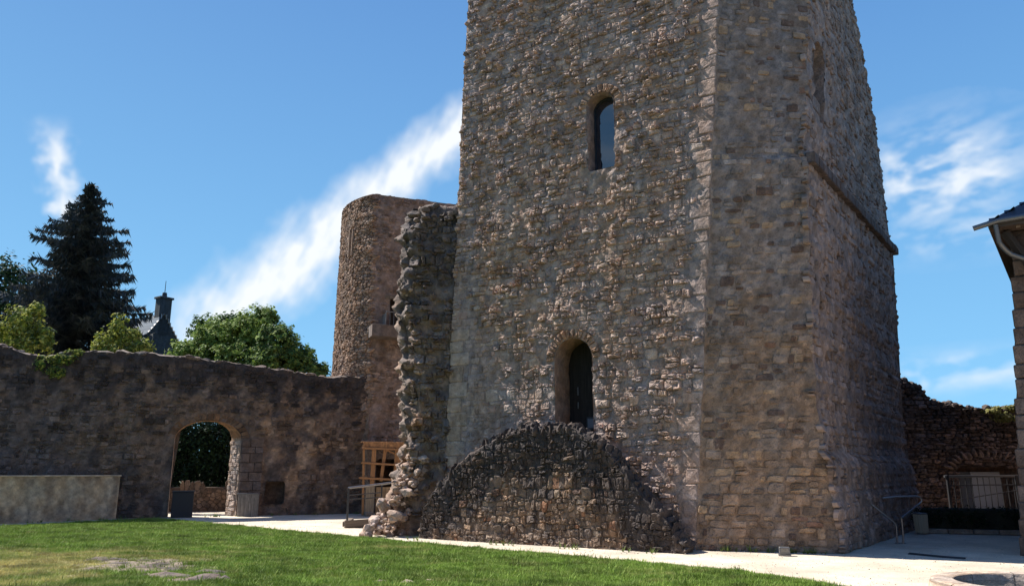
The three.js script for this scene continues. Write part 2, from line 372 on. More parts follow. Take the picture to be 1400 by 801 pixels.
{
  const B = new Build(), x0 = -26, z0 = -37, s = 0.3, nx = 172, nz = 140;
  for (let j = 0; j <= nz; j++) for (let i = 0; i <= nx; i++) {
    const x = x0 + i * s, z = z0 + j * s, k = 1 + fbm(x * 0.35, z * 0.35, 4) * 0.22, w = fbm(x * 0.8 + 9, z * 0.8, 3) * 0.06;
    B.v([x, -0.004 + fbm(x * 0.6, z * 0.6, 3) * 0.006, z], x, z, [0.66 * k + w * 0.5, 0.57 * k, 0.455 * k - w * 0.4]);
  }
  for (let j = 0; j < nz; j++) for (let i = 0; i < nx; i++) { const a = j * (nx + 1) + i; B.quad(a, a + nx + 1, a + nx + 2, a + 1); }
  structure('path', B.make(), M.gravel, 'pale sandy gravel path round the lawn and along the keep');

  const sh = new THREE.Shape(lawnEdge.map(([x, z]) => new THREE.Vector2(x, -z)));
  const g = new THREE.ExtrudeGeometry(sh, { depth: 0.03, bevelEnabled: true, bevelSize: 0.05, bevelThickness: 0.02, bevelSegments: 2 }); g.rotateX(-Math.PI / 2); g.translate(0, -0.03, 0);
  const p = g.attributes.position, uv = new Float32Array(p.count * 2);
  for (let i = 0; i < p.count; i++) { uv[i * 2] = (p.getX(i) + 22) / 34; uv[i * 2 + 1] = (p.getZ(i) + 30) / 34; }
  g.setAttribute('uv', new THREE.BufferAttribute(uv, 2));
  const tex = texture(1024, (u, v) => {
    const x = u * 34 - 22, z = v * 34 - 30, d = dry(x, z), b = bald(x, z), k = 1 + fbm(x * 2.5, z * 2.5, 4) * 0.35, f = 0.8 + N1(u * 9 % 1, v * 9 % 1, 128, 2) * 0.4;
    let c = [lerp(0.29, 0.52, d), lerp(0.38, 0.49, d), lerp(0.13, 0.27, d)];
    const e = 0.8 + 0.5 * N2(u * 5 % 1, v * 5 % 1, 64, 4, 0.7); c = c.map((q, i) => lerp(q, [0.40, 0.35, 0.30][i] * e, b) * k * f); return c;
  }, true); tex.wrapS = tex.wrapT = THREE.ClampToEdgeWrapping;
  structure('lawn', g, mat({ map: tex, bumpMap: gravelBump, bumpScale: 0.01 }), 'green lawn with strawy and bald patches in the castle court');
}

// ---------------------------------------------------------------- the keep
const keep = thing('stone_keep', 'tall square rubble-built castle keep with an arched door and an arched window', 'tower', [3.84, 0, -17.06], -33 * Math.PI / 180);
{
  const r = rng(101), TOP = 24, A = (h) => [-6.72 + 0.039 * h + n2(h * 1.1, 3) * 0.035 + n2(h * 4.1, 8) * 0.02, 0];
  const Bx = (h) => 0.02 + 0.102 * h + n2(h * 1.7, 1) * 0.02;
  const Ct = [[0, 2.71, -0.95], [2.1, 2.57, -0.95], [2.9, 2.5, -0.95], [4.1, 2.52, -0.95], [6.3, 2.62, -0.95], [8.5, 2.77, -0.95], [8.62, 2.66, -1.03], [10.4, 2.83, -1.35], [12.7, 2.97, -1.6], [19, 3.0, -2.2]];
  const Dt = [[0, 3.2, -10.5], [1.9, 3.06, -10.5], [2.05, 2.99, -10.5], [3.3, 2.97, -10.5], [5.3, 3.1, -10.5], [8.5, 3.29, -10.5], [8.62, 3.2, -10.5], [11.4, 3.21, -10.5], [14, 3.13, -10.5], [17.8, 2.89, -10.5], [19, 2.85, -10.5]];
  const Cc = (h) => { const c = piece(h, Ct); return [c[0] + n2(h * 1.3, 21) * 0.035 + n2(h * 4, 23) * 0.012, c[1] + n2(h * 1.1, 22) * 0.03]; };
  const Dd = (h) => { const c = piece(h, Dt); return [c[0] + n2(h * 2.1, 31) * 0.05 + n2(h * 6, 33) * 0.03, c[1]]; };
  const und = (u, v) => 0.05 * n2(u * 0.45, v * 0.45) * smooth(Math.min(u + 6.7 - 0.039 * v, Bx(v) - u), 0, 0.6);
  const front = (u, v, d) => [u, v, d + und(u, v)];
  const between = (L, R) => (u, v, d) => { const a = L(v), b = R(v), x = b[0] - a[0], z = b[1] - a[1], l = Math.hypot(x, z); return [a[0] + x / l * u - z / l * d, v, a[1] + z / l * u + x / l * d]; };
  const wide = (L, R) => (v) => { const a = L(v), b = R(v); return Math.hypot(b[0] - a[0], b[1] - a[1]); };
  const edgeB = (h) => [Bx(h), 0], facet = between(edgeB, Cc), facetW = wide(edgeB, Cc), side = between(Cc, Dd), sideW = wide(Cc, Dd);
  // how weathered the front is: rubble stands proud almost everywhere; low down by the corner it is dressed and flush
  const wear = (u, v) => clamp(smooth((u + 5.3) * 0.9 + (v - 4.6) * 0.55 + fbm(u * 0.8, v * 0.8, 3) * 1.2, -0.6, 0.9) * (0.72 + 0.5 * fbm(u * 0.5 + 4, v * 0.5, 3)), 0.16, 1);
  const hue = (u, v) => {                                     // stone tone across the front: grey-brown, rosy and ochre beds
    const o = smooth(fbm(u * 0.33 + 2.2, v * 0.42, 3) + 0.55 - Math.hypot((u + 3.9) / 3.2, (v - 6) / 2.6) * 0.55, 0.02, 0.55), p = smooth(fbm(u * 0.3 - 5, v * 0.3 + 2, 3), 0, 0.5);
    return [0, 1, 2].map((i) => lerp(lerp([0.305, 0.27, 0.245][i], [0.31, 0.262, 0.235][i], p * 0.8), [0.35, 0.29, 0.228][i], o * 0.7));
  };
  const win = { uc: -1.9, hw: 0.38, v0: 8.93, sp: 10.66, ri: 0.34, dep: 0.36 }, door = { uc: -2.81, hw: 0.50, v0: 1.6, sp: 4.24, ri: 0.52, dep: 0.72 };
  const sdWin = (u, v) => archSd(win.uc, win.hw + 0.03 * n2(v * 2.6, 5) + 0.02 * n2(v * 7, 6), win.v0, win.sp, win.ri)(u, v), sdDoor = (u, v) => archSd(door.uc, door.hw, door.v0, door.sp, door.ri)(u, v);
  const F = 15.9;
  part(keep, 'front_wall', sheet(front, (v) => A(v)[0], Bx, 0, F, 0.05, (u, v) => { const w = wear(u, v); return (fbm(u * 2.6, v * 3.2, 3) * 0.035 + fbm(u * 8, v * 9, 3) * 0.02) * (0.25 + w) + 0.004 + 0.008 * w; },
    (u, v) => { const c = hue(u, v), k = 1.0 + fbm(u * 1.3, v * 1.3, 4) * 0.3; return c.map((x, i) => x * k * [0.98, 1.0, 1.0][i]); }, [sdWin, sdDoor]), M.mortar);
  part(keep, 'front_wall', sheet(front, (v) => A(v)[0], Bx, F, TOP, 0.16, (u, v) => fbm(u * 2.6, v * 3.2, 3) * 0.06, (u, v) => hue(u, v)), M.mortar);

  // stones of the front
  const packed = courses(-7, 2, -0.1, F + 0.1, 0.085, 0.23, 0.245, r, 0.045, 0.3).filter((poly) => { const [u, v] = midOf(poly); const q = Math.min(sdWin(u, v), sdDoor(u, v)); return q > 0.02 && u > A(v)[0] - 0.02 && u < Bx(v) - 0.02; });
  const quoins = []; { let v = -0.05, k = 0; while (v < F) { const h = 0.26 + r() * 0.17; quoins.push([v, v + h, r() < 0.1 ? 0 : (k++ % 2 ? 0.4 : 0.22) + r() * 0.22]); v += h; } }
  const leftQ = []; { let v = 1.7, k = 0; while (v < 5.2) { const h = 0.3 + r() * 0.14; leftQ.push([v, v + h, (k++ % 2 ? 0.6 : 0.36) + r() * 0.14]); v += h; } }
  const qAt = (v) => quoins.find((q) => v >= q[0] && v < q[1])?.[2] ?? 0, lAt = (v) => leftQ.find((q) => v >= q[0] && v < q[1])?.[2] ?? 0;
  const list = [];
  packed.forEach((poly) => {
    const [u, v] = midOf(poly);
    const qr = Bx(v) - qAt(v), ql = A(v)[0] + lAt(v); if (u > qr || (lAt(v) && u < ql)) return;
    poly = clipHalf(poly, 1, 0, qr); poly = clipHalf(poly, -1, 0, -(lAt(v) ? ql : A(v)[0] - 0.03)); poly = clipHalf(poly, 0, -1, 0.05);
    for (const o of [win, door]) {                            // keep clear of the openings and their arch rings
      if (Math.abs(u - o.uc) < 1 && v > o.v0 - 0.5 && v < o.sp + o.ri + 0.6) {
        if (v < o.sp) poly = u < o.uc ? clipHalf(poly, 1, 0, o.uc - o.hw - 0.005) : clipHalf(poly, -1, 0, -(o.uc + o.hw + 0.005));
        if (v < o.v0) poly = clipHalf(poly, 0, 1, o.v0);
        if (v >= o.sp) { const du = u - o.uc, dv = v - o.sp, l = Math.hypot(du, dv), R = o.hw + 0.27; if (l < R - 0.02) return; poly = clipHalf(poly, -du / l, -dv / l, -(du * o.uc + dv * o.sp) / l - R); }
      }
    }
    if (poly.length < 3) return;
    const w = wear(u, v), a = areaOf(poly); if (a < 0.004) return;
    const bed = fbm(u * 0.9 + 40, v * 1.1, 3); if (r() < 0.06 + bed * 0.16) return;                               // fallen out
    const t = hue(u, v), odd = r(), k2 = 0.88 + r() * 0.4;
    const col = odd < 0.04 ? [0.22, 0.195, 0.18] : odd < 0.16 ? [0.43, 0.385, 0.335] : odd < 0.19 ? [0.33, 0.265, 0.23] : toneMix(t, k2, r);
    list.push({ poly, size: a, surf: front, r, o: { proud: lerp(0.008, 0.018, r()) + w * (r() < 0.4 ? 0.035 * r() : 0.03 + 0.085 * r()), joint: lerp(0.006, 0.022, r()), color: col, tilt: 0.03 + 0.3 * w * r() * r(), round: 0.08 + r() * 0.14, rough: 0.3 + 0.3 * w, back: 0.09, lip: 0.2 + r() * 0.3, face: 0.76 + r() * 0.1 } });
  });
  lay(keep, list, 255, 'stone', 'rubble_stones', M.stone);
  const dressed = [];
  for (const [a, b, w] of quoins) { if (!w) continue; const v = (a + b) / 2, x = Bx(v) + 0.012; const c = toneMix(hue(x - 0.3, v), 0.9 + r() * 0.4, r); dressed.push({ poly: [[x - w, a], [x, a], [x, b], [x - w, b]], size: 1, surf: front, r, o: { proud: 0.016 + r() * 0.02, joint: 0.01 + r() * 0.02, color: c, tilt: 0.04, round: 0.07, rough: 0.3, lip: 0.6, face: 0.9 } }); }
  for (const [a, b, w] of leftQ) { const v = (a + b) / 2, x = A(v)[0] - 0.015; dressed.push({ poly: [[x, a], [x + w, a], [x + w, b], [x, b]], size: 1, surf: front, r, o: { proud: 0.02 + r() * 0.015, joint: 0.012, color: toneMix([0.34, 0.305, 0.255], 0.9 + r() * 0.25, r), tilt: 0.03, round: 0.06, rough: 0.2 } }); }
  lay(keep, dressed, 300, 'quoin', 'quoins', M.stone);
  const vous = [];
  for (const [o, n, th] of [[win, 11, 0.26], [door, 17, 0.25]]) for (const poly of wedges(o.uc, o.hw, o.sp, o.ri, th, n)) vous.push({ poly, size: 1, surf: front, r, o: { proud: 0.05 + r() * 0.04, joint: 0.014, color: toneMix([0.32, 0.24, 0.175], 0.8 + r() * 0.4, r), tilt: 0.16, round: 0.12, rough: 0.5, back: 0.1 } });
  lay(keep, vous, 300, 'voussoir', 'voussoirs', M.stone);

  // openings
  const wl = archLine(win.uc, win.hw, win.v0, win.sp, win.ri), dl = archLine(door.uc, door.hw, door.v0, door.sp, door.ri);
  const win1 = part(keep, 'window', reveal(wl, (u, v, d) => [u + (u < win.uc ? 0.03 : -0.03) * (d < -0.01 ? 1 : 0), v, d], win.dep, () => [0.25, 0.21, 0.18], r, 5, 0.014), M.mortar);
  { const B = new Build(); const q = [[win.uc - 0.6, win.v0], [win.uc + 0.6, win.v0], [win.uc + 0.6, win.v0 - 0.001], [win.uc - 0.6, win.v0 - 0.001]]; B.quad(B.v([win.uc - 0.5, win.v0 + 0.005, 0.02], 0, 0, [0.26, 0.22, 0.19]), B.v([win.uc + 0.5, win.v0 + 0.005, 0.02], 1, 0, [0.26, 0.22, 0.19]), B.v([win.uc + 0.5, win.v0 + 0.04, -win.dep], 1, 0.4, [0.26, 0.22, 0.19]), B.v([win.uc - 0.5, win.v0 + 0.04, -win.dep], 0, 0.4, [0.26, 0.22, 0.19])); part(win1, 'sill', B.make(), M.mortar); }
  { const g = new THREE.ShapeGeometry(new THREE.Shape(wl.map(([u, v]) => new THREE.Vector2(u, v)))); g.translate(0, 0, -win.dep + 0.01); part(win1, 'pane', g, M.glass); }
  { const s = new THREE.Shape(wl.map(([u, v]) => new THREE.Vector2(u, v))); s.holes.push(new THREE.Path(archLine(win.uc, win.hw - 0.05, win.v0 + 0.05, win.sp, win.ri - 0.05).map(([u, v]) => new THREE.Vector2(u, v)))); const g = new THREE.ExtrudeGeometry(s, { depth: 0.04, bevelEnabled: false }); g.translate(0, 0, -win.dep + 0.012); part(win1, 'frame', g, M.iron); }
  const door1 = part(keep, 'doorway', reveal(dl, front, door.dep, (u, v) => [0.29, 0.225, 0.17], r, 8, 0.016), M.mortar);
  { const g = new THREE.ExtrudeGeometry(new THREE.Shape(dl.map(([u, v]) => new THREE.Vector2(u, v))), { depth: 0.05, bevelEnabled: false }); g.translate(0, 0, -door.dep - 0.03); const d = part(door1, 'door', g, M.oak); }
  for (const [x, y, w, h] of [[0.24, 3.72, 0.16, 0.24], [0.10, 2.75, 0.26, 0.3], [0.3, 2.72, 0.1, 0.2], [-0.26, 3.55, 0.03, 0.2], [-0.26, 2.6, 0.03, 0.2], [-0.26, 3.2, 0.03, 0.16]]) { const g = new RoundedBoxGeometry(w, h, 0.012, 1, 0.004); g.translate(door.uc + x, y, -door.dep + 0.03); part(door1, w > 0.05 ? 'notice' : 'hinge', g, w > 0.2 ? M.iron : w > 0.05 ? M.paper : M.zinc); }
  { const g = new RoundedBoxGeometry(0.2, 0.22, 0.008, 1, 0.003); g.translate(door.uc + 0.10, 2.75, -door.dep + 0.041); part(door1, 'notice', g, mat({ color: C(0.16, 0.17, 0.19) })); }

  // the canted buttress face, mostly bedded in old mortar
  const flush = (u, v) => clamp(smooth(fbm(u * 0.7 + 8, v * 0.6, 3) + (v < 2.6 ? 0.25 : 0) + (v > 3.6 && v < 7.4 ? 0.2 : 0), 0.0, 0.5), 0, 1);
  const fHue = (u, v) => { const o = smooth(5.2 - v + fbm(u * 0.6, v * 0.5, 3) * 2.2, -0.8, 1.6), g = smooth(v - 9.6 + fbm(u * 0.7, v * 0.5, 3) * 2, -1, 1.5), k = 1 + fbm(u * 0.9 + 3, v * 0.9, 5) * 0.26 + fbm(u * 5, v * 6, 4) * 0.3; return [0, 1, 2].map((i) => lerp(lerp([0.25, 0.23, 0.21][i], [0.255, 0.212, 0.165][i], o), [0.225, 0.205, 0.185][i], g) * k); };
  part(keep, 'buttress_wall', sheet(facet, () => 0, facetW, 0, TOP, 0.06, (u, v) => fbm(u * 2.2, v * 2.6, 4) * 0.03 + fbm(u * 7, v * 8, 2) * 0.012, fHue), M.mortar);
  const fl = [], fp = courses(-0.1, 4.2, 0, 16.6, 0.11, 0.24, 0.3, r, 0.025, 0.2);
  fp.forEach((poly) => {
    const [u, v] = midOf(poly); if (u < 0.02 || u > facetW(v) - 0.06 || v > 16.4) return;
    poly = clipHalf(poly, 1, 0, facetW(v) - 0.005); poly = clipHalf(poly, 0, -1, 0.05); poly = clipHalf(poly, -1, 0, -0.01); if (poly.length < 3) return;
    const f = flush(u, v); if (r() > (v < 2.9 ? 0.7 : 0.42) + f * 0.5) return; const a = areaOf(poly); if (a < 0.006) return;
    const odd = r(), base = fHue(u, v), col = odd < 0.10 + 0.14 * f * (v > 2 ? 1 : 0) ? [0.14, 0.105, 0.085] : odd < 0.28 ? [0.36, 0.29, 0.2] : odd < 0.31 ? [0.23, 0.155, 0.115] : toneMix(base, 0.65 + r() * 0.75, r);
    fl.push({ poly, size: a, surf: facet, r, o: { proud: 0.006 + r() * 0.022 + (v < 1.6 ? 0.008 : 0), joint: 0.010 + r() * 0.03, color: col, tilt: 0.06, round: 0.12 + r() * 0.1, rough: 0.5, back: 0.07, face: 0.9 } });
  });
  lay(keep, fl, 290, 'buttress_stone', 'buttress_rubble', M.stone);
  // the flank in shade
  const sHue = (u, v) => { const k = 1 + fbm(u * 0.6 + 13, v * 0.6, 4) * 0.42, m = smooth(fbm(u * 0.4, v * 0.4 + 9, 3), 0, 0.5); return [0, 1, 2].map((i) => lerp([0.285, 0.252, 0.228][i], [0.305, 0.26, 0.225][i], m) * k); };
  part(keep, 'side_wall', sheet(side, () => 0, sideW, 0, TOP, 0.08, (u, v) => fbm(u * 1.4, v * 1.8, 4) * 0.09 + (v < 2 ? 0.10 * smooth(2.1 - v, 0, 0.35) : 0), sHue, [(u, v) => archSd(1.0, 0.5, 9.9, 11.6, 0.5)(u, v)]), M.mortar);
  const sl = [], sp = courses(0.05, 10.2, 0, 18.9, 0.14, 0.28, 0.36, r, 0.03, 0.15);
  sp.forEach((poly) => {
    const [u, v] = midOf(poly); if (u > sideW(v) - 0.02 || Math.hypot((u - 1.0) / 0.72, (v - 11) / 1.6) < 1) return;
    if (r() < 0.22) return; const a = areaOf(poly); if (a < 0.01) return;
    sl.push({ poly, size: a * (1.6 - u * 0.1), surf: (u2, v2, d) => side(u2, v2, d + (v2 < 2 ? 0.10 * smooth(2.1 - v2, 0, 0.35) : 0)), r, o: { proud: 0.008 + r() * 0.035, joint: 0.012 + r() * 0.03, color: toneMix(sHue(u, v), 0.7 + r() * 0.6, r), tilt: 0.12, round: 0.24, rough: 0.5, back: 0.09 } });
  });
  lay(keep, sl, 200, 'side_stone', 'side_rubble', M.stone);
  { // blocked window in the flank
    const w = part(keep, 'side_window', reveal(archLine(1.0, 0.5, 9.9, 11.6, 0.5), side, 0.4, () => [0.255, 0.227, 0.205], r, 4, 0.02), M.mortar);
    part(w, 'chamber', chamber(side, 0.1, 1.9, 9.5, 12.4, -0.41, -2.6, [0.255, 0.227, 0.205]), M.mortar);
    for (const v of [10.05, 10.42]) { const a = side(0.55, v, -0.2), b = side(1.45, v, -0.2); part(w, 'block', tint(bar(a, b, 0.3, 0.34, 0.03), [0.255, 0.227, 0.205]), M.stone); }
  }
  { // offset course along the flank and quoins up the canted corner
    const n = 26; for (let i = 0; i < n; i++) { const u0 = 0.0 + i * 0.375, h = 8.5 + n2(i, 2) * 0.02; if (u0 > 9.4) break; const a = side(u0 + 0.01, h, 0.06), b = side(Math.min(u0 + 0.365, 9.55), h, 0.06); part(keep, 'offset_stone', tint(bar(a, b, 0.2 + r() * 0.04, 0.22 + r() * 0.05, 0.03), toneMix([0.12, 0.10, 0.09], 0.8 + r() * 0.4, r)), M.stone); }
  }
  const cq = []; { let v = 0, k = 0; while (v < 17) { const h = 0.24 + r() * 0.2, w = (k++ % 2 ? 0.55 : 0.32) + r() * 0.15, W = facetW(v + h / 2); if (r() < 0.4) cq.push({ poly: [[W - w, v], [W + 0.01, v], [W + 0.01, v + h], [W - w, v + h]], size: 1, surf: facet, r, o: { proud: 0.006 + r() * 0.012, joint: 0.03, color: toneMix(fHue(W - 0.3, v), 0.7 + r() * 0.5, r), tilt: 0.03, round: 0.12, rough: 0.4 } }); v += h; } }
  lay(keep, cq, 300, 'corner_stone', 'corner_stones', M.stone);
  { // the unseen sides and the top
    const B = new Build(), E = [-6.5, -10.5], col = [0.24, 0.2, 0.17], hs = [0, 3, 8.5, 8.62, 12, F, 19, TOP];
    const ring = hs.map((h) => { const a = A(h), d = Dd(h); return [B.v([a[0], h, 0], 0, h, col), B.v([E[0] + 0.02 * h, h, E[1]], 10.5, h, col), B.v([d[0], h, d[1]], 20, h, col)]; });
    for (let j = 0; j + 1 < hs.length; j++) for (let i = 0; i < 2; i++) B.quad(ring[j][i + 1], ring[j][i], ring[j + 1][i], ring[j + 1][i + 1]);
    const b2 = [Bx(TOP), TOP, 0], cc = Cc(TOP), q = ring[hs.length - 1], x = B.v(b2, 6, 0, col), y = B.v([cc[0], TOP, cc[1]], 8, 0, col);
    B.tri(q[0], x, q[1]); B.tri(x, y, q[1]); B.tri(y, q[2], q[1]);
    part(keep, 'rear_wall', B.make(true), M.mortar);
  }
}

// ---------------------------------------------------------------- remnant of the curved stair wall before the door
const arc = thing('gable_shaped_ruin', 'low hump-backed rubble wall with a black crusted top before the keep door', 'ruined wall', [3.84, 0, -17.06], -33 * Math.PI / 180);
{
  const r = rng(202), prof = [[-6.78, 0.35], [-6.7, 0.75], [-6.19, 1.34], [-5.75, 1.72], [-5.3, 2.05], [-4.85, 2.27], [-4.45, 2.45], [-4.05, 2.57], [-3.62, 2.65], [-3.0, 2.67], [-2.46, 2.61], [-1.91, 2.34], [-1.55, 2.05], [-1.23, 1.68], [-0.98, 1.38], [-0.75, 1.08], [-0.28, 0.68], [-0.02, 0.34], [0.06, 0.22]];
  const top = (u) => piece(u, prof)[0], Z0 = 0.84, Z1 = 0.28, crust = (u, v) => smooth(1.42 - (top(u) - v) * (0.66 + 0.22 * n2(u * 0.5, 7)) + fbm(u * 1.9, v * 0.8, 4) * 0.7, 0.32, 0.75);
  const surf = (u, v, d) => [u, v, Z0 + d + 0.04 * n2(u * 0.7, v * 0.7) - v * 0.035];
  const tone = (u, v) => { const o = smooth(fbm(u * 0.5 + 1, v * 0.6, 3), -0.1, 0.5); return [0, 1, 2].map((i) => lerp([0.20, 0.172, 0.138][i], [0.25, 0.185, 0.12][i], o * 0.75)); };
  const mixc = (c, k) => c.map((x, i) => lerp(x, [0.05, 0.046, 0.046][i], k));
  const tops = (u) => top(u) - 0.03;
  { // body: front, back, top and ends as one sheet wrapped over the profile
    const B = new Build(), nu = 200, nv = 44, rows = [];
    for (let i = 0; i <= nu; i++) {
      const u = lerp(-6.8, 0.07, i / nu), t = tops(u), row = [];
      for (let j = 0; j <= nv; j++) { const v = t * j / nv; row.push(B.v(surf(u, v, 0.0 + fbm(u * 4, v * 4, 3) * 0.03), u, v, mixc(tone(u, v).map((x) => x * 0.8), crust(u, v) * 0.9))); }
      for (let j = 4; j >= 0; j--) { const v = t * j / 4; row.push(B.v([u, v, Z1 + 0.03 * n2(u * 3, v * 3)], u, v + 3, mixc(tone(u, v), crust(u, v)))); }
      rows.push(row);
    }
    for (let i = 0; i < nu; i++) for (let j = 0; j + 1 < rows[0].length; j++) B.quad(rows[i][j], rows[i + 1][j], rows[i + 1][j + 1], rows[i][j + 1]);
    for (const row of [rows[0], rows[nu]]) for (let j = 0; j < nv; j++) { const k = nv + 5 - Math.min(4, Math.floor(j / nv * 5)) - 1; if (j + 1 <= nv) B.tri(row[j], row[j + 1], row[k]); }
    part(arc, 'wall_core', B.make(), M.mortar);
  }
  const list = [];
  courses(-6.9, 0.15, -0.05, 2.75, 0.075, 0.2, 0.17, r, 0.06, 0.35).forEach((poly) => {
    poly = poly.map(([x, y]) => [x + (r() - 0.5) * 0.05, y + (r() - 0.5) * 0.05]); const [u, v] = midOf(poly), e = 0.03, s = (tops(u + e) - tops(u - e)) / (2 * e); if (v > tops(u) - 0.01 || u < -6.8 || u > 0.08 || r() < 0.05) return;
    poly = clipHalf(poly, -s, 1, tops(u) - s * u); poly = clipHalf(poly, -1, 0, 6.82); poly = clipHalf(poly, 1, 0, 0.09); poly = clipHalf(poly, 0, -1, 0.04); if (poly.length < 3) return;
    const a = areaOf(poly), cr = crust(u + (r() - 0.5) * 0.1, v + (r() - 0.5) * 0.2); if (a < 0.004) return;
    const odd = r(), base = odd < 0.12 ? [0.31, 0.265, 0.20] : odd < 0.17 ? [0.27, 0.165, 0.10] : odd < 0.28 ? [0.13, 0.115, 0.10] : toneMix(tone(u, v), 0.75 + r() * 0.6, r);
    list.push({ poly, size: a, surf, r, o: { proud: 0.016 + r() * 0.045, joint: 0.006 + r() * 0.016, color: mixc(base, cr * (0.8 + r() * 0.2)), tilt: 0.22, round: 0.1 + r() * 0.15, rough: 0.6, back: 0.09 } });
  });
  lay(arc, list, 255, 'stone', 'rubble_stones', M.stone);
  // upright slabs along the broken top
  let u = -6.76; const caps = [];
  while (u < 0.05) {
    const w = 0.07 + r() * 0.09, m = u + w / 2, t = top(m), h = Math.min(t * 0.9, 0.2 + r() * 0.24), up = (r() - 0.55) * 0.07;
    const g = lump(r, w * 0.66, h * 0.62, 0.17 + r() * 0.08, mixc(tone(m, t), 0.8 + r() * 0.2), [m, t - h * 0.38 + up, lerp(Z0 - t * 0.035, Z1, 0.28 + r() * 0.1)], 1, 0.35); part(arc, 'cap_stone', g, M.stone);
    if (r() < 0.85) part(arc, 'cap_stone', lump(r, w * 0.7, h * 0.5, 0.15, mixc(tone(m, t), 0.6 + r() * 0.4), [m + 0.03, t - h * 0.3 + up * 0.5, Z1 + 0.14], 1, 0.35), M.stone);
    u += w * 0.92;
  }
  for (let v = 0.05; v < 0.35; v += 0.15) part(arc, 'end_stone', lump(r, 0.12, 0.1, 0.3, mixc(tone(0, v), 0.3 + r() * 0.5), [0.06, v, 0.56], 1, 0.3), M.stone);
  for (let v = 0.06; v < 0.6; v += 0.16) part(arc, 'end_stone', lump(r, 0.12, 0.11, 0.3, mixc(tone(-6.7, v), 0.3 + r() * 0.5), [-6.76, v, 0.56], 1, 0.3), M.stone);
}
